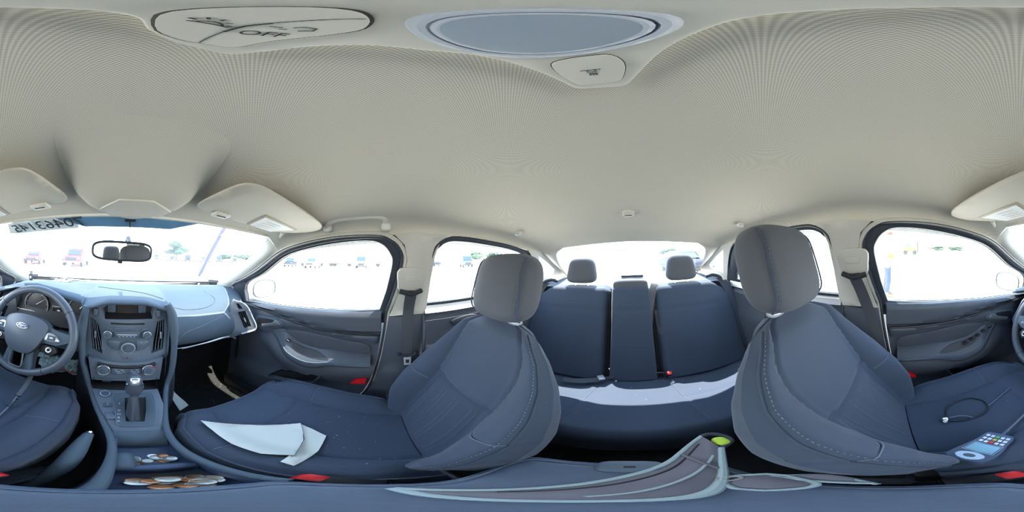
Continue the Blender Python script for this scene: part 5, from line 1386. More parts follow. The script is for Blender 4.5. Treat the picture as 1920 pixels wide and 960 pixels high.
for s in (-1, 1):
    o_ = thing('belt_loop', 'black belt guide loop beside the rear %s side headrest' % ('passenger' if s > 0 else 'driver'), 'belt guide', (s*0.56, -1.05, 1.04), 'rear belt guides')
    obj('guide_loop', MB().tube(cr([(s*0.615,-1.00,1.000),(s*0.61,-1.02,1.045),(s*0.57,-1.05,1.062),(s*0.52,-1.07,1.052)], 5), 0.012, 8), M['rubber'], o_)
    obj('webbing', MB().ribbon(cr([(s*0.58,-1.075,1.045),(s*0.605,-1.015,1.03),(s*0.632,-0.96,0.95),(s*0.650,-0.90,0.80)], 5), (1, 0.4, 0), 0.044, 0.0025), M['belt'], o_)

# ================================================================== LOOSE THINGS
def seat_top(t, x, y):
    """height of a front seat cushion at a world point"""
    L = LOC[t.name]; v = max(0, min(1, (y-L.y-0.015)/CL)); u = max(-1, min(1, (x-L.x)/cush_w(v)))
    return L.z+cush_z(u, v)
# folded sheets on the passenger seat
pa = thing('paper_sheet', 'folded white paper sheet lying on the passenger seat cushion', 'paper', (0.25, 0.20, 0.60))
def sheet(poly, name, lift, par, curl=0.0):
    def fn(x, y, d):
        z = seat_top(seatP, x, y)
        e = curl*sst(0.06, 0.0, min(math.hypot(x-a, y-b) for a, b in poly))
        return (x, y, z+lift+e-d*0+d)
    return obj(name, panel(poly, [], fn, 0.0012, 0.015), M['paper'], par, smooth=60)
sheet([(0.176,0.335),(0.262,0.262),(0.345,0.176),(0.305,0.150),(0.255,0.125),(0.200,0.112),(0.172,0.150),(0.168,0.21),(0.172,0.28)], 'front_leaf', 0.010, pa, 0.004)
sheet([(0.345,0.176),(0.335,0.140),(0.317,0.103),(0.242,0.092),(0.160,0.090),(0.165,0.112),(0.255,0.130),(0.305,0.152)], 'back_leaf', 0.005, pa, 0.002)
obj('fold_line', MB().tube([(0.345,0.176,seat_top(seatP,0.345,0.176)+0.0115),(0.28,0.135,seat_top(seatP,0.28,0.135)+0.0118),(0.20,0.112,seat_top(seatP,0.20,0.112)+0.0115)], 0.0011, 5), M['stitch'], pa)
# thin white piece in the passenger footwell, leaning at the console
pf = thing('white_slip', 'thin white slip standing against the console in the passenger footwell', 'paper', (0.24, 0.66, 0.4))
slp = [(0.197,0.640,0.60),(0.206,0.650,0.605),(0.205,0.655,0.53),(0.222,0.640,0.475),(0.252,0.600,0.425),(0.262,0.585,0.40),(0.215,0.555,0.40),(0.198,0.600,0.47)]
m = MB().add(slp+[(x+0.001, y+0.001, z-0.001) for x, y, z in slp], [(7,0,1,2),(6,7,2,3),(6,3,4,5),(15,10,9,8),(14,11,10,15),(14,13,12,11)])
obj('slip_sheet', m, M['paper'], pf, smooth=20)
# crumpled pale blue sheet under the steering column
pc = thing('paper_bundle', 'crumpled pale blue paper hanging below the steering column', 'paper', (-0.28, 0.72, 0.58))
rnd = random.Random(4)
noise_ = [[rnd.uniform(-1, 1) for _ in range(16)] for _ in range(16)]
def crumple(u, v):
    x = -0.405+0.225*u; z = 0.665-0.155*v*(0.65+0.35*math.sin(2.6*u+0.3))-0.03*u*0
    return (x, 0.715+0.022*noise_[int(u*15)][int(v*15)]+0.03*v, z+0.008*noise_[int(v*15)][int(u*15)])
obj('crumpled_sheet', MB().grid(crumple, 15, 12), M['papercyan'], pc, smooth=20)
obj('red_wire', MB().tube(cr([(-0.275,0.690,0.615),(-0.245,0.688,0.592),(-0.20,0.690,0.588),(-0.170,0.70,0.592)], 5), 0.003, 6), M['red'], pc)

# handheld tester on the driver's seat
zs = seat_top(seatD, -0.205, 0.135)
dv = thing('handheld_tester', 'dark blue handheld tester with grey screen and keys lying on the driver seat', 'device', (-0.205, 0.135, zs))
f = frame((-0.205, 0.135, zs+0.014), (0.42, 0.91*0.22, 0), (-0.43, 0.86, 0.10))
f = frame((-0.205, 0.135, zs+0.016), (0.894, 0.447, -0.10), (-0.447, 0.894, 0.02))
def D_(m, nm, mt, par=None, **k): return obj(nm, m.xf(f), mt, par or dv, **k)
shape = [(-0.030,-0.052),(-0.020,-0.060),(0.020,-0.060),(0.030,-0.052),(0.033,-0.02),(0.029,0.02),(0.027,0.050),(0.018,0.058),(-0.018,0.058),(-0.027,0.050),(-0.029,0.02),(-0.033,-0.02)]
ol = [(a[0], a[1]) for a in cr(shape, 3, True)]
D_(panel(ol, [], lambda x, y, d: (x, y, 0.010-d), 0.026), 'tester_case', M['devblue'], bevel=0.004)
for k in (0.0, 0.006):
    D_(MB().tube([(x*1.01, y*1.01, -0.002-k) for x, y in ol], 0.0016, 5, True), 'case_ridge', M['dash'])
dl = D_(MB().lathe([(0,0),(1,0),(0.93,0.0022),(0,0.003)], (0,0,0), (0,0,1), 32).xf(Matrix.Translation((0,-0.042,0.010)) @ Matrix.Diagonal((0.022,0.0145,1,1))), 'dial_pad', M['devpale'])
D_(MB().lathe([(0,0),(1,0),(0.9,0.0014),(0,0.0016)], (0,0,0), (0,0,1), 24).xf(Matrix.Translation((0,-0.042,0.0128)) @ Matrix.Diagonal((0.009,0.006,1,1))), 'dial_centre', M['dash'], dl)
sc_ = D_(MB().box((0,-0.008,0.0105), (0.046,0.030,0.003)), 'tester_screen', M['lcd'], bevel=0.001)
D_(MB().tube([(-0.025,-0.025,0.011),(0.025,-0.025,0.011),(0.025,0.009,0.011),(-0.025,0.009,0.011)], 0.0012, 5, True), 'screen_edge', M['devpale'], sc_)
for r in range(3):
    for c in range(5):
        mt = M['printw']
        if c == 2: mt = (M['red'], M['pad_y'], M['pad_g'])[r]
        D_(MB().box((-0.019+0.0095*c, 0.018+0.0125*r, 0.0108), (0.0072,0.0085,0.003)), 'tester_key', mt, bevel=0.001)
# its cable, running to the socket under the dash
zc_ = seat_top(seatD, -0.25, 0.28)
cb = thing('tester_cable', 'grey cable from the handheld tester to a socket under the steering wheel', 'cable', (-0.24, 0.3, zc_))
pth = cr([(-0.2295,0.190,zs+0.016),(-0.246,0.225,zs+0.014),(-0.266,0.285,zc_+0.008),(-0.276,0.335,zc_+0.020),(-0.284,0.385,0.672),(-0.290,0.440,0.680)], 6)
obj('cable', MB().tube(pth, 0.0028, 8), M['stitch'], cb)
obj('strain_relief', MB().tube(cr([(-0.2245,0.180,zs+0.017),(-0.2295,0.190,zs+0.016),(-0.238,0.208,zs+0.016)], 4), [0.007]*4+[0.0045]*5, 8), M['devblue'], cb)
m = MB()
for k in range(5): m.lathe([(0.0055,-0.002),(0.0088,0),(0.0055,0.002)], (-0.2755-0.0012*k, 0.330+0.010*k, zc_+0.019+0.002*k), (-0.12,1,0.15), 12)
obj('ribbed_sleeve', m, M['dash'], cb)
obj('thick_cable', MB().tube(cr([(-0.280,0.375,0.668),(-0.288,0.425,0.683),(-0.303,0.48,0.705),(-0.330,0.545,0.74),(-0.345,0.60,0.765)], 5), 0.0105, 10), M['door'], cb)
# small black cable loop with a plug on the driver seat
zl = seat_top(seatD, -0.385, 0.2)
lp = thing('cable_loop', 'thin black cable loop with a bright plug lying on the driver seat cushion', 'cable', (-0.385, 0.19, zl))
def onseat(x, y, h=0.004): return (x, y, seat_top(seatD, x, y)+h)
pp_ = [(-0.374,0.137),(-0.410,0.150),(-0.432,0.178),(-0.436,0.226),(-0.400,0.256),(-0.362,0.250),(-0.343,0.226),(-0.338,0.193),(-0.341,0.158),(-0.352,0.137),(-0.362,0.133)]
obj('cable_ring', MB().tube(cr([onseat(*p) for p in pp_], 5), 0.0025, 8), M['dark'], lp)
obj('second_strand', MB().tube(cr([onseat(-0.366,0.140,0.007), onseat(-0.362,0.165,0.008), onseat(-0.350,0.182,0.008), onseat(-0.340,0.190,0.006)], 5), 0.0022, 8), M['stitch'], lp)
pg_ = obj('plug_body', MB().superball(onseat(-0.362,0.128,0.008), (0.010,0.010,0.008), 0.7, 16, 10), M['chrome'], lp)
obj('plug_tip', MB().lathe([(0,0),(0.006,0),(0.005,0.006),(0,0.006)], onseat(-0.353,0.125,0.010), (0.8,-0.3,0.4), 14), M['white'], pg_)
obj('thin_lead', MB().tube(cr([onseat(-0.366,0.252), onseat(-0.385,0.31), onseat(-0.402,0.365)], 5), 0.0018, 6), M['stitch'], lp)

# grey pouch with pale piping lying over the armrest
po = thing('pouch', 'long mauve-grey pouch with pale piping and lime tag lying across the console lid', 'pouch', (-0.02, -0.10, 0.65))
near = cr([(0.083,-0.008,0),(0.015,-0.034,0),(-0.022,-0.052,0),(-0.060,-0.098,0),(-0.092,-0.150,0),(-0.118,-0.195,0)], 6)
far = cr([(0.083,-0.008,0),(0.048,-0.066,0),(0.012,-0.118,0),(-0.036,-0.172,0),(-0.075,-0.222,0),(-0.112,-0.250,0)], 6)
def pz(x, y): return 0.6495
def pouchfn(u, v):
    i = min(int(u*(len(near)-1)), len(near)-2); t = u*(len(near)-1)-i
    a = Vector(near[i]).lerp(Vector(near[i+1]), t); b = Vector(far[i]).lerp(Vector(far[i+1]), t)
    p = a.lerp(b, v)
    return (p.x, p.y, pz(p.x, p.y)+0.012*math.sin(PI*v)*sst(0, 0.15, u)+0.0015*math.sin(30*u)*math.sin(PI*v)+0.02*sst(0.75, 1, u))
m = MB().grid(pouchfn, 40, 14)
pb_ = obj('pouch_body', m, M['mauve'], po, smooth=60)
for path, rr in ((near, 0.0052), (far, 0.0045)):
    obj('piping', MB().tube([(p[0], p[1], pouchfn(min(1, k/(len(path)-1)), 0 if path is near else 1)[2]+0.003) for k, p in enumerate(path)], rr, 8), M['piping'], pb_)
obj('flap_seam', MB().tube([tuple(Vector(pouchfn(0.25+0.6*k/20, 0.30+0.1*math.sin(k*0.2)))+Vector((0,0,0.001))) for k in range(21)], 0.0022, 6), M['piping'], pb_)
obj('fold_shadow_line', MB().tube([tuple(Vector(pouchfn(0.15+0.75*k/20, 0.78))+Vector((0,0,0.0005))) for k in range(21)], 0.002, 6), M['dark'], pb_)  # dark tube painted in as the shadow along the fold
obj('cross_band', MB().tube([tuple(Vector(pouchfn(0.72, v/8))+Vector((0,0,0.001))) for v in range(9)], 0.004, 6), M['mauve'], pb_)
obj('end_loop', MB().tube(cr([(-0.112,-0.250,0.672),(-0.130,-0.252,0.672),(-0.146,-0.236,0.668),(-0.146,-0.212,0.668),(-0.118,-0.195,0.668)], 5), 0.006, 8), M['rubber'], po)
obj('lime_tag', MB().superball((-0.131,-0.218,0.668), (0.014,0.018,0.010), 0.8, 20, 12), M['lime'], po)
m = MB().grid(lambda u, v: tuple(Vector((-0.052,-0.060,0.6495)).lerp(Vector((-0.102,-0.085,0.6495)), u)+Vector((0.012,-0.030,0))*(v-0.5)*2*math.sin(PI*(0.08+0.84*u))+Vector((0,0,0.010*math.sin(PI*v)*math.sin(PI*u)))), 20, 10)
po2 = thing('strap', 'short mauve-grey strap end with pale edge beside the driver seat backrest', 'strap', (-0.1, -0.06, 0.65))
obj('strap_body', m, M['mauve'], po2, smooth=60)
ed = [tuple(Vector((-0.052,-0.060,0.652)).lerp(Vector((-0.102,-0.085,0.652)), u)+Vector((0.012,-0.030,0))*w_*math.sin(PI*(0.08+0.84*u))) for w_, us in ((1, [k/14 for k in range(15)]), (-1, [1-k/14 for k in range(15)])) for u in us]
obj('strap_edge', MB().tube(ed, 0.0035, 6, True), M['piping'], po2)
obj('strap_ring', MB().tube([(-0.066+0.010*math.cos(2*PI*k/16), -0.098+0.007*math.sin(2*PI*k/16), 0.655) for k in range(16)], 0.0025, 6, True), M['silver'], po2)
tray = thing('loose_strap', 'thin mauve-grey strap with pale edges lying by the driver side of the console lid', 'strap', (-0.11, -0.04, 0.655))
m = MB().grid(lambda u, v: (-0.098-0.022*math.sin(PI*v)*math.sin(PI*u)-0.006*u, -0.085+0.075*u, 0.640+0.012*math.sin(PI*v)*math.sin(PI*u)+0.008*v), 16, 8)
obj('strap_body', m, M['mauve'], tray, smooth=60)
obj('strap_edge', MB().tube([(-0.096-0.006*u, -0.085+0.075*u, 0.650) for u in [k/10 for k in range(11)]], 0.004, 6), M['piping'], tray)
obj('strap_edge', MB().tube([(-0.098-0.024*math.sin(PI*k/16), -0.085+0.078*k/16, 0.648) for k in range(17)], 0.0035, 6), M['piping'], tray)

# coins in the two cup holder wells
rnd = random.Random(11)
spots = []
for cx, cy_, rx, ry, n, deep in ((0.040, 0.222, 0.030, 0.026, 9, 0.5435), (0.043, 0.122, 0.034, 0.032, 20, 0.5435)):
    for k in range(n):
        a = rnd.uniform(0, 2*PI); q = math.sqrt(rnd.random())
        spots.append((cx+rx*q*math.cos(a), cy_+ry*q*math.sin(a), deep))
kinds = []
for i, (mt, r) in enumerate(((M['coinS'], 0.0120), (M['coinC'], 0.0095), (M['coinB'], 0.0095), (M['coinS'], 0.0090))):
    mb = MB().lathe([(0,0),(r*0.96,0),(r,0.0004),(r,0.0013),(r*0.92,0.0016),(r*0.88,0.0013),(0,0.0013)], (0,0,0), (0,0,1), 20)
    mb.box((0, r*0.05, 0.0015), (r*0.7, r*0.55, 0.0005))
    kinds.append((mb, mt, r))
where = lambda p: 'front' if p[1] > 0.18 else 'rear'
tops = []; coins = []
meshes = {}
for i, p in enumerate(spots):
    kd = (0, 1, 0, 3, 2, 0, 1, 3)[i % 8]
    mb, mt, r = kinds[kd]
    z = p[2]+0.0003
    for (qx, qy, qz, qr) in tops:
        if math.hypot(qx-p[0], qy-p[1]) < (qr+r)*0.92: z = max(z, qz+0.0018)
    z = min(z, 0.5535)
    tops.append((p[0], p[1], z, r))
    if kd not in meshes:
        o_ = obj('coin', mb, mt); meshes[kd] = o_.data
    else:
        o_ = bpy.data.objects.new('coin', meshes[kd]); COL.objects.link(o_)
    o_.location = (p[0], p[1], z)
    o_.rotation_euler = (rnd.uniform(-0.05, 0.05), rnd.uniform(-0.05, 0.05), rnd.uniform(0, 6))
    coins.append((('large silvery', 'copper', 'tarnished brown', 'small silvery')[kd], where(p), p[0], o_))
ORD = ['first', 'second', 'third', 'fourth', 'fifth', 'sixth', 'seventh', 'eighth', 'ninth', 'tenth']
for well in ('front', 'rear'):
    for col in ('large silvery', 'copper', 'tarnished brown', 'small silvery'):
        L = sorted([c for c in coins if c[0] == col and c[1] == well], key=lambda c: c[2])
        for k, c in enumerate(L):
            lab = 'only %s coin in the %s cup holder well' % (col, well) if len(L) == 1 else '%s coin, %s of its kind from the left in the %s cup holder well' % (col, ORD[k], well)
            tag(c[3], lab, 'coin', 'coins in the %s cup holder well' % well)

# things on the dash and the windshield
tg = thing('dash_tag', 'small dark hanging tag on a thin cord at the driver side of the windshield base', 'tag', (-0.56, 0.93, 1.06))
obj('tag_body', MB().superball((-0.585,0.915,1.062), (0.014,0.008,0.026), 0.7, 18, 12), M['rubber'], tg)
obj('tag_window', MB().superball((-0.584,0.906,1.060), (0.006,0.003,0.009), 0.8, 12, 8), M['printw'], tg)
obj('tag_clip', MB().box((-0.585,0.915,1.094), (0.020,0.008,0.008)), M['rubber'], tg, bevel=0.002)
obj('tag_cord', MB().tube(cr([(-0.588,0.912,1.036),(-0.596,0.895,1.022),(-0.615,0.875,1.013)], 4), 0.0022, 6), M['rubber'], tg)
wp = thing('white_card', 'white card with a dark outline lying on the dash top behind the steering wheel', 'card', (-0.40, 1.03, 1.05))
m = MB().add([(-0.47,1.00,1.036),(-0.36,1.00,1.036),(-0.34,1.085,1.044),(-0.44,1.085,1.044),(-0.47,1.00,1.040),(-0.36,1.00,1.040),(-0.34,1.085,1.048),(-0.44,1.085,1.048)], [(0,3,2,1),(4,5,6,7),(0,1,5,4),(1,2,6,5),(2,3,7,6),(3,0,4,7)])
obj('card_sheet', m, M['paper'], wp)
obj('card_outline', MB().tube([(-0.455,1.03,1.0445),(-0.44,1.055,1.0470),(-0.38,1.055,1.0470),(-0.385,1.03,1.0445)], 0.0022, 6), M['ink'], wp)
stk = thing('lot_sticker', 'pale lot sticker with a large mirrored number at the top left of the windshield', 'sticker', tuple(ws_point(-0.5, 0.09)))
obj('sticker_sheet', panel([(-0.76,0.03),(-0.70,0.005),(-0.29,-0.004),(-0.29,0.150),(-0.72,0.205),(-0.78,0.19)], [], lambda a, b, d: tuple(ws_point(a, b)+Vector((0, 0.0065+d, 0.0))), 0.0008, 0.05), mat('sticker_film', (0.72, 0.80, 0.82), 0.6), stk)
# printed on the far side and read through the glass from inside: mirrored digits
def stext(body, size, u0, v0, u1, v1, mt, nm):
    a, b = ws_point(u0, v0), ws_point(u1, v1)
    xax = (a-b)                                   # runs from right to left as seen from inside
    dn = (ws_point((u0+u1)/2, (v0+v1)/2+0.15)-ws_point((u0+u1)/2, (v0+v1)/2))
    fr_ = frame((a+b)/2+Vector((0, 0.000, -0.0045)), xax, -dn)
    return text(nm, body, size, fr_, mt, stk, 0.0003)
stext('70463145', 0.0680, -0.66, 0.105, -0.31, 0.062, M['ink'], 'lot_number')
stext('x', 0.030, -0.715, 0.150, -0.69, 0.148, M['ink'], 'lot_letter')
blk = thing('dark_label', 'dark rectangular label in the blue reflection band at the top of the windshield', 'label', tuple(ws_point(-0.3, 0.06)))
obj('label_block', panel([(-0.36,0.006),(-0.222,0.006),(-0.228,0.118),(-0.255,0.118)], [], lambda a, b, d: tuple(ws_point(a, b)+Vector((0, 0.0050+d, -0.0015))), 0.0008, 0.05), mat('grey_block', (0.06, 0.09, 0.12), 0.6), blk)

# wiper standing up outside the windshield
wi = thing('windshield_wiper', 'raised dark windshield wiper outside on the passenger side', 'wiper', (0.57, 1.14, 1.05))
a, b = Vector((0.553, 1.115, 1.085)), Vector((0.772, 1.085, 1.500))
obj('wiper_blade', MB().tube([a, a.lerp(b, 0.5)+Vector((0,0.006,0)), b], [0.010, 0.015, 0.014], 8), M['wiper'], wi)
obj('wiper_arm', MB().tube(cr([(0.575,1.16,1.01),(0.600,1.15,1.09),(0.622,1.125,1.22),(0.640,1.110,1.285)], 5), 0.008, 8), M['carsilver'], wi)
obj('wiper_tip', MB().superball(b, (0.011,0.011,0.014), 0.8, 12, 8), M['piping'], wi)

# crumbs
m = MB(); rnd = random.Random(3)
def crumb(p, r):
    q = [Vector((rnd.uniform(-1, 1), rnd.uniform(-1, 1), rnd.uniform(-0.4, 0.6)))*r for _ in range(4)]
    m.add([Vector(p)+a_ for a_ in q], [(0,1,2),(0,1,3),(1,2,3),(0,2,3)])
for k in range(70):
    x, y = rnd.uniform(0.20, 0.50), rnd.uniform(-0.03, 0.30); crumb((x, y, seat_top(seatP, x, y)+0.0015), rnd.uniform(0.0008, 0.0026))
for k in range(25):
    x, y = rnd.uniform(-0.50, -0.22), rnd.uniform(0.05, 0.40); crumb((x, y, seat_top(seatD, x, y)+0.0015), rnd.uniform(0.0008, 0.002))
for k in range(40):
    x, y = rnd.uniform(-0.4, 0.4), rnd.uniform(-0.76, -0.42); crumb((x, y, bench_z(x, y)+0.0015), rnd.uniform(0.001, 0.0032))
for k in range(120):
    u, v = rnd.uniform(0.62, 0.95), rnd.uniform(0.70, 0.93); p = floorfn(u, v); crumb((p[0], p[1], p[2]+0.003), rnd.uniform(0.0015, 0.005))
o_ = obj('crumbs', m, M['crumb']); o_['kind'] = 'stuff'; tag(o_, 'pale crumbs and lint scattered on the seats and footwell carpet', 'crumbs')

# pedals in the dark footwell
for nm, x, w_ in (('brake', -0.33, 0.07), ('accelerator', -0.20, 0.045)):
    pd = thing('pedal', 'black %s pedal in the dark driver footwell' % nm, 'pedal', (x, 0.98, 0.42))
    obj('pedal_pad', MB().box((x, 0.96, 0.42), (w_, 0.012, 0.075), Matrix.Rotation(-0.5, 3, 'X')), M['rubber'], pd, bevel=0.004)
    obj('pedal_arm', MB().tube([(x, 0.97, 0.43), (x, 1.05, 0.62), (x, 1.10, 0.75)], 0.010, 8), M['dark'], pd)

# ================================================================== OUTSIDE
def car_mesh(kind):
    """profiles (y, z) of half a vehicle, front at +y"""
    if kind == 'pickup':
        body = [(-2.7,0.55),(-2.7,1.10),(-0.9,1.12),(1.1,1.12),(2.4,1.08),(2.7,0.95),(2.7,0.45),(-2.6,0.45)]
        cabn = [(-0.95,1.10),(-0.80,1.78),(-0.55,1.86),(0.55,1.86),(0.80,1.76),(1.30,1.12)]
        hw, hc_ = 0.98, 0.80
    elif kind == 'van':
        body = [(-2.6,0.5),(-2.6,1.3),(1.6,1.3),(2.5,1.15),(2.7,0.9),(2.7,0.45),(-2.5,0.45)]
        cabn = [(-2.58,1.28),(-2.50,2.25),(-2.3,2.35),(1.0,2.35),(1.4,2.2),(1.9,1.28)]
        hw, hc_ = 1.0, 0.92
    else:
        body = [(-2.2,0.5),(-2.22,0.90),(-1.6,0.98),(1.0,0.98),(1.9,0.86),(2.2,0.70),(2.2,0.38),(-2.1,0.38)]
        cabn = [(-1.75,0.96),(-1.15,1.38),(-0.6,1.47),(0.2,1.45),(0.6,1.32),(1.2,0.96)]
        hw, hc_ = 0.90, 0.66
    return body, cabn, hw, hc_
def vehicle(kind, paint, loc, rz, label, cat='car', group='parked vehicles in the lot'):
    nm = {'pickup': 'pickup_truck', 'van': 'box_van', 'sedan': 'parked_car'}[kind]
    t = thing(nm, label, cat, loc, group); t.rotation_euler = (0, 0, rz)
    body, cabn, hw, hc_ = car_mesh(kind)
    m = MB()
    rings = []
    for x, sc in ((-hw,0.94),(-hw*0.93,1.0),(hw*0.93,1.0),(hw,0.94)):
        rings.append([(x, y*sc if abs(y) > 2 else y, 0.75+(z-0.75)*sc) for y, z in body])
    m.loft(rings)
    obj('body_shell', m, paint, t, local=True, bevel=0.05)
    rings = []
    for x, sc in ((-hc_,0.9),(-hc_*0.92,1.0),(hc_*0.92,1.0),(hc_,0.9)):
        rings.append([(x, y*sc, z if z < 1.3 and kind != 'sedan' else 0.95+(z-0.95)*sc) for y, z in cabn])
    cab = obj('cabin', MB().loft(rings), paint, t, local=True, bevel=0.04)
    zb = max(body[1][1], body[2][1])+0.06; zt = max(z for y, z in cabn)-0.10
    y0, y1 = cabn[0][0], cabn[-1][0]; ya, yb = cabn[1][0], cabn[-2][0]
    fr_ = lambda z, a, b: a+(b-a)*(z-zb)/(zt-zb)
    for s in (-1, 1):
        m = MB().add([(s*(hc_+0.012), y0*0.88, zb), (s*(hc_+0.012), y1*0.86, zb), (s*(hc_*0.97+0.02), yb*0.9, zt), (s*(hc_*0.97+0.02), ya*0.9, zt)], [(0,1,2,3)])
        obj('side_window', m, M['carglass'], cab, local=True)
    zz = 0.12
    c1, c2 = Vector((0, cabn[-1][0], cabn[-1][1])), Vector((0, cabn[-2][0], cabn[-2][1]))
    m = MB().add([(-hc_*0.88, c1.y-0.02, c1.z+0.06), (hc_*0.88, c1.y-0.02, c1.z+0.06), (hc_*0.82, c2.y+0.06, c2.z-0.04), (-hc_*0.82, c2.y+0.06, c2.z-0.04)], [(0,1,2,3)])
    m.v = [(x, y+0.05, z) for x, y, z in m.v]
    obj('front_screen', m, M['carglass'], cab, local=True)
    fy = body[-3][0]
    obj('grille', MB().box((0, fy*1.0+0.01, 0.78 if kind != 'sedan' else 0.62), (hw*1.1, 0.06, 0.30 if kind != 'sedan' else 0.16)), M['dark'], t, local=True, bevel=0.02)
    obj('bumper', MB().box((0, fy, 0.50), (hw*1.9, 0.16, 0.16)), M['carsilver'] if kind == 'pickup' else M['dark'], t, local=True, bevel=0.03)
    for s in (-1, 1):
        obj('headlamp', MB().box((s*hw*0.76, fy+0.01, 0.85 if kind != 'sedan' else 0.68), (0.28, 0.06, 0.16)), M['lensrim'], t, local=True, bevel=0.02)
        for y in (-1.45 if kind == 'sedan' else -1.7, 1.4 if kind == 'sedan' else 1.75):
            r = 0.33 if kind == 'sedan' else 0.40
            wh = obj('wheel', MB().lathe([(0,-0.11),(r*0.9,-0.11),(r,-0.08),(r,0.08),(r*0.9,0.11),(0,0.11)], (s*(hw-0.10), y, r), (1,0,0), 24), M['tread'], t, local=True)
            obj('wheel_rim', MB().lathe([(0,0),(r*0.6,0),(r*0.55,0.02),(0,0.02)], (s*(hw+0.005), y, r), (s,0,0), 18), M['carsilver'], wh, local=True)
    return t
def az_pos(az_deg, dist): a = math.radians(az_deg); return (CAM.x+dist*math.sin(a), dist*math.cos(a), 0)
vehicle('sedan', M['carred'], (-9.9, 16.9, 0), PI+0.3, 'red car parked in the lot ahead, left of the red pickup truck')
vehicle('pickup', M['carred'], (-4.9, 17.4, 0), PI+0.05, 'red pickup truck parked facing the car, beyond the rearview mirror', 'truck')
vehicle('pickup', M['carblack'], (31.0, 18.4, 0), PI*0.60, 'black pickup truck parked beyond the passenger door window', 'truck')
vehicle('pickup', M['carwhite'], (27.6, 11.6, 0), PI*0.55, 'white pickup truck with dark grille beyond the passenger door window', 'truck')
vehicle('van', M['carwhite'], (32.0, 3.2, 0), PI*0.52, 'white van in front of the pale trailers', 'van')
rnd = random.Random(21)
row = []
cols = [(M['carwhite'], 'white'), (M['carsilver'], 'silver'), (M['carblack'], 'black'), (M['carwhite'], 'white'), (M['carblue'], 'blue'), (M['carsilver'], 'silver')]
for k in range(15):
    px_az = 9.5+2.75*k
    p = az_pos(px_az, 62+rnd.uniform(-2, 2)); pm, cn = cols[(k*5+1) % 6]
    kd = ('sedan', 'pickup', 'sedan', 'van')[(k*3) % 4]
    d = {'sedan': 'car', 'pickup': 'pickup truck', 'van': 'van'}[kd]
    row.append((kd, pm, p, -math.radians(px_az)+PI*(k % 2)+rnd.uniform(-0.05, 0.05), cn, d))
seen = {}
for kd, pm, p, rz, cn, d in row:
    key = cn+' '+d; seen[key] = seen.get(key, 0)+1
    lab = '%s %s in the far row ahead, %s of its kind from the left' % (cn, d, ORD[seen[key]-1])
    vehicle(kd, pm, p, rz, lab, 'truck' if kd == 'pickup' else ('van' if kd == 'van' else 'car'), 'far row of vehicles ahead')
# rear right: small car, pale box truck
vehicle('sedan', M['carblack'], az_pos(109.5, 40), 0.6, 'dark car parked left of the pale blue truck, beyond the rear passenger window')
vehicle('van', M['carblue'], az_pos(121.0, 34), 1.2, 'pale blue box van beyond the rear passenger door window', 'van')
vehicle('sedan', M['carwhite'], az_pos(134.5, 56), 0.3, 'white car beyond the passenger headrest')
vehicle('pickup', M['carsilver'], az_pos(129.5, 50), 0.9, 'silver pickup truck beyond the passenger headrest', 'truck')
for k, (a, kd, pm, lab) in enumerate(((175.0, 'sedan', M['carwhite'], 'white car far behind, left end of the row'),
        (178.5, 'pickup', M['carsilver'], 'silver pickup truck far behind the rear window'), (182.0, 'sedan', M['carsilver'], 'silver car far behind the rear window'),
        (185.5, 'van', M['carwhite'], 'white van far behind the rear window'), (189.0, 'sedan', M['carblue'], 'blue car far behind the rear window'))):
    vehicle(kd, pm, az_pos(a, 75), math.radians(-a), lab, {'sedan': 'car', 'pickup': 'truck', 'van': 'van'}[kd])
vehicle('sedan', M['carblack'], (-2.9, -9.5, 0), 0.1, 'dark car standing behind on the driver side, seen in the side mirror')

# pale trailers behind the passenger side trucks
for k, a in enumerate((67.0, 77.0, 87.0)):
    p = az_pos(a, 42)
    t = thing('trailer', ['pale trailer beyond the passenger window, the left one of three', 'pale trailer beyond the passenger window, the middle one of three', 'pale trailer beyond the passenger window, the right one of three'][k], 'trailer', p, 'pale trailers')
    t.rotation_euler = (0, 0, math.radians(-a)+PI/2-PI/2)
    bx = obj('trailer_box', MB().box((0, 0, 2.0), (6.9, 2.4, 2.5)), M['carwhite'], t, local=True, bevel=0.05)
    m = MB()
    for q in range(9): m.box((-3.2+0.8*q, -1.22, 2.0), (0.05, 0.04, 2.3))
    obj('trailer_rib', m, M['carsilver'], bx, local=True)
    obj('trailer_chassis', MB().box((0, 0, 0.68), (6.5, 1.0, 0.16)), M['dark'], t, local=True)
    for x in (-2.4, -1.5, 2.2):
        obj('wheel', MB().lathe([(0,-1.1),(0.45,-1.1),(0.45,1.1),(0,1.1)], (x, 0, 0.45), (0,1,0), 20), M['tread'], t, local=True)
# far building on the rear passenger side
b = thing('far_building', 'pale blue far building with a flat roof beyond the rear passenger window', 'building', az_pos(118, 90)); b.rotation_euler = (0, 0, -math.radians(118))
obj('building_wall', MB().box((0, 0, 3.0), (24, 8, 6.0)), M['grass'], b, local=True)
obj('building_roof', MB().box((0, 0, 6.1), (24.6, 8.6, 0.3)), M['carsilver'], b, local=True)
for q in range(6): obj('building_door', MB().box((-9.5+3.8*q, -4.02, 1.7), (2.6, 0.1, 3.4)), M['carwhite'], b, local=True)

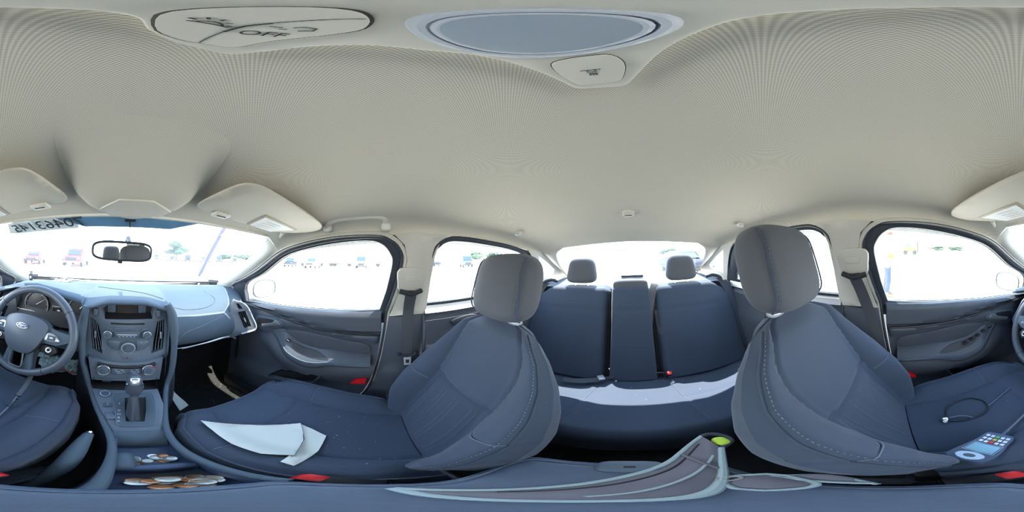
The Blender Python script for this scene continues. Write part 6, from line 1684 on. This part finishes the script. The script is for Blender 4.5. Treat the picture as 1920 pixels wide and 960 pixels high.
def tree(az, dist, h, wdt, label, seed):
    t = thing('tree', label, 'tree', az_pos(az, dist), 'trees around the lot')
    obj('trunk', MB().tube([(0,0,0),(0.05,0.02,h*0.3),(0.0,0.0,h*0.6)], [h*0.03,h*0.024,h*0.015], 8), M['bark'], t, local=True)
    r = random.Random(seed); m = MB()
    for k in range(14):
        a = r.uniform(0, 2*PI); q = math.sqrt(r.random())*wdt*0.36; zz = h*r.uniform(0.42, 0.88)
        q *= 1-0.5*abs(zz/h-0.6)
        m.ball((q*math.cos(a), q*math.sin(a), zz), (wdt*r.uniform(0.13, 0.22),)*2+(h*r.uniform(0.09, 0.14),), 10, 6)
    m.v = [(x+r.uniform(-1, 1)*0.03*wdt, y+r.uniform(-1, 1)*0.03*wdt, z+r.uniform(-1, 1)*0.03*wdt) for x, y, z in m.v]
    obj('crown', m, M['leaf'], t, local=True)
tree(19.2, 74, 8.8, 11, 'round green tree beyond the windshield, the tallest ahead', 5)
for k, (a, d_, h, w_, lab) in enumerate(((36, 95, 4.2, 11, 'low far tree beyond the windshield near the passenger pillar, left one'), (43, 95, 4.6, 12, 'low far tree beyond the windshield near the passenger pillar, right one'),
        (125, 80, 6.5, 10, 'far tree right of the pale blue building'), (131, 80, 5.5, 10, 'far tree behind the passenger headrest'),
        (-67, 110, 4.0, 14, 'far low tree beyond the driver window, right one'), (-74, 110, 4.2, 14, 'far low tree beyond the driver window, left one'),
        (192, 95, 5.0, 12, 'far tree seen past the rear driver side headrest'), (-140, 80, 6.0, 11, 'far tree beyond the rear driver side door window'))):
    tree(a, d_, h, w_, lab, 30+k)

# yellow loader far off beyond the driver window
L_ = Vector(az_pos(-83.2, 45))
t = thing('wheel_loader', 'yellow loader with a dark cab far beyond the driver window', 'machine', tuple(L_)); t.rotation_euler = (0, 0, math.radians(83))
obj('loader_body', MB().box((0.2, 0, 1.3), (3.6, 1.8, 1.0)), M['yellow'], t, local=True, bevel=0.1)
cbn = obj('loader_cab', MB().box((-0.4, 0, 2.5), (1.7, 1.5, 1.5)), M['yellow'], t, local=True, bevel=0.08)
for s in (-1, 1): obj('cab_window', MB().box((-0.4, s*0.76, 2.6), (1.3, 0.03, 0.9)), M['carglass'], cbn, local=True)
obj('loader_mast', MB().box((2.3, 0, 2.0), (0.25, 1.9, 2.6)), M['dark'], t, local=True)
for x in (3.0, 3.8): obj('loader_fork', MB().box((x, 0, 2.2), (0.10, 1.6, 1.8)), M['carsilver'], t, local=True)
for s in (-1, 1):
    for x in (-1.0, 1.5): obj('wheel', MB().lathe([(0,-0.2),(0.55,-0.2),(0.6,0),(0.55,0.2),(0,0.2)], (x, s*0.9, 0.6), (0,1,0), 20), M['tread'], t, local=True)

# ------------------------------------------------------------------ person outside the driver window
def skin(name, pts, edges, rad, mt, parent, root=0, lv=2):
    me = bpy.data.meshes.new(name); me.from_pydata(pts, edges, []); me.update()
    o = bpy.data.objects.new(name, me); COL.objects.link(o)
    sk = o.modifiers.new('skin', 'SKIN'); sk.use_smooth_shade = True
    for i, r in enumerate(rad):
        v = me.skin_vertices[0].data[i]; v.radius = r if isinstance(r, tuple) else (r, r); v.use_root = (i == root)
    sb = o.modifiers.new('sub', 'SUBSURF'); sb.levels = lv; sb.render_levels = lv
    dg = bpy.context.evaluated_depsgraph_get()
    m2 = bpy.data.meshes.new_from_object(o.evaluated_get(dg))
    bpy.data.objects.remove(o)
    m2.materials.clear(); m2.materials.append(mt)
    m2.polygons.foreach_set('use_smooth', [True]*len(m2.polygons))
    o = bpy.data.objects.new(name, m2); COL.objects.link(o); o.parent = parent
    return o
pr = thing('person', 'person in hi-vis vest, jeans and red cap standing outside the driver window', 'person', (-4.25, -0.06, 0)); pr.scale = (0.95, 0.95, 0.95)
# faces +y (towards the front of the car), one arm bent forwards
P_ = [(0,0,0.95),(0,0.01,1.12),(0,0.0,1.34),(0,0.0,1.46),(0,0.03,1.53),(0,0.05,1.64),(0,0.05,1.74),
      (0.10,0,0.90),(0.11,0.03,0.50),(0.11,-0.02,0.09),(0.11,0.14,0.04),
      (-0.10,0,0.90),(-0.11,-0.02,0.50),(-0.11,-0.08,0.09),(-0.11,0.08,0.04),
      (0.19,0,1.42),(0.24,-0.02,1.14),(0.22,0.22,1.10),(0.21,0.30,1.11),
      (-0.19,0,1.42),(-0.25,0.00,1.15),(-0.20,0.22,1.12),(-0.18,0.30,1.13)]
E_ = [(0,1),(1,2),(2,3),(3,4),(4,5),(5,6),(0,7),(7,8),(8,9),(9,10),(0,11),(11,12),(12,13),(13,14),(3,15),(15,16),(16,17),(17,18),(3,19),(19,20),(20,21),(21,22)]
Rr = [(0.15,0.11),(0.14,0.10),(0.16,0.11),(0.10,0.08),0.055,(0.075,0.095),(0.06,0.075),0.085,0.06,0.042,(0.04,0.035),0.085,0.06,0.042,(0.04,0.035),0.06,0.045,0.034,(0.030,0.018),0.06,0.045,0.034,(0.030,0.018)]
bodyo = skin('body', P_, E_, Rr, M['skin'], pr)
# clothes
skin('jeans', [(0,0,0.98),(0,0,0.93),(0.10,0,0.86),(0.11,0.03,0.50),(0.11,-0.02,0.12),(-0.10,0,0.86),(-0.11,-0.02,0.50),(-0.11,-0.08,0.12)], [(0,1),(1,2),(2,3),(3,4),(1,5),(5,6),(6,7)], [(0.165,0.125),(0.165,0.125),0.105,0.080,0.068,0.105,0.080,0.068], M['jeans'], bodyo)
skin('shirt', [(0,0,0.97),(0,0.01,1.12),(0,0,1.34),(0,0,1.47),(0.19,0,1.42),(0.245,-0.02,1.16),(0.235,0.05,1.14),(-0.19,0,1.42),(-0.255,0,1.17),(-0.245,0.06,1.15)], [(0,1),(1,2),(2,3),(3,4),(4,5),(5,6),(3,7),(7,8),(8,9)], [(0.17,0.13),(0.165,0.125),(0.18,0.13),(0.10,0.08),0.075,0.062,0.055,0.075,0.062,0.055], M['shirt'], bodyo)
vest = skin('hi_vis_vest', [(0,0,1.00),(0,0.01,1.14),(0,0,1.32),(0,0,1.44)], [(0,1),(1,2),(2,3)], [(0.185,0.145),(0.18,0.14),(0.195,0.145),(0.14,0.10)], M['hivis'], bodyo)
skin('orange_sleeve', [(0.237,-0.01,1.16),(0.235,0.06,1.13),(0.222,0.20,1.11)], [(0,1),(1,2)], [0.062,0.058,0.045], M['orange'], bodyo, 1)
obj('belt_band', MB().tube([(0.188*math.cos(2*PI*k/28), 0.005+0.150*math.sin(2*PI*k/28), 1.09) for k in range(28)], 0.022, 6, True), M['printw'], bodyo, local=True)
for s in (-1, 1):
    bx, by = s*0.11, -0.02 if s > 0 else -0.08
    obj('boot', MB().superball((bx, by+0.06, 0.055), (0.055, 0.14, 0.055), 0.7, 20, 12), M['shoe'], bodyo, local=True)
    hx, hy = s*0.21 if s > 0 else -0.18, 0.31
    for k in range(4):
        L = (0.062, 0.072, 0.068, 0.052)[k]
        x = hx+s*(0.027-0.018*k)
        obj('finger', MB().tube([(x, hy+0.02, 1.115), (x, hy+0.02+L*0.55, 1.112), (x-s*0.004, hy+0.02+L*0.9, 1.095)], [0.0095,0.009,0.007], 8), M['skin'], bodyo, local=True)
    obj('thumb', MB().tube([(hx-s*0.025, hy-0.01, 1.12), (hx-s*0.050, hy+0.02, 1.125), (hx-s*0.052, hy+0.045, 1.118)], [0.011,0.010,0.008], 8), M['skin'], bodyo, local=True)
# head details
obj('head', MB().superball((0, 0.055, 1.665), (0.076, 0.096, 0.115), 0.9, 24, 16), M['skin'], bodyo, local=True, smooth=80)
obj('nose', MB().superball((0, 0.152, 1.655), (0.013, 0.018, 0.022), 0.9, 12, 8), M['skin'], bodyo, local=True)
obj('mouth', MB().superball((0, 0.144, 1.612), (0.024, 0.006, 0.006), 0.9, 12, 8), M['cap'], bodyo, local=True)
for s in (-1, 1):
    obj('eye', MB().superball((s*0.032, 0.140, 1.680), (0.013, 0.008, 0.008), 0.9, 12, 8), M['dark'], bodyo, local=True)
    obj('ear', MB().superball((s*0.078, 0.045, 1.662), (0.010, 0.022, 0.032), 0.9, 12, 8), M['skin'], bodyo, local=True)
cp_ = obj('cap', MB().lathe([(0.088,0),(0.086,0.035),(0.068,0.070),(0.03,0.090),(0.0,0.093)], (0, 0.050, 1.705), (0,0.05,1), 28), M['cap'], bodyo, local=True, smooth=70)
obj('cap_brim', MB().superball((0, 0.165, 1.712), (0.070, 0.075, 0.008), 0.9, 24, 8), M['cap'], cp_, local=True)
ck = thing('clipboard', 'small board held in the hands of the person outside', 'board', (-4.24, 0.27, 1.08))
obj('board_plate', MB().box((-4.24, 0.270, 1.090), (0.22, 0.15, 0.012), Matrix.Rotation(0.25, 3, 'X')), M['bark'], ck, bevel=0.003)
obj('board_sheet', MB().box((-4.24, 0.268, 1.099), (0.18, 0.12, 0.003), Matrix.Rotation(0.25, 3, 'X')), M['paper'], ck)
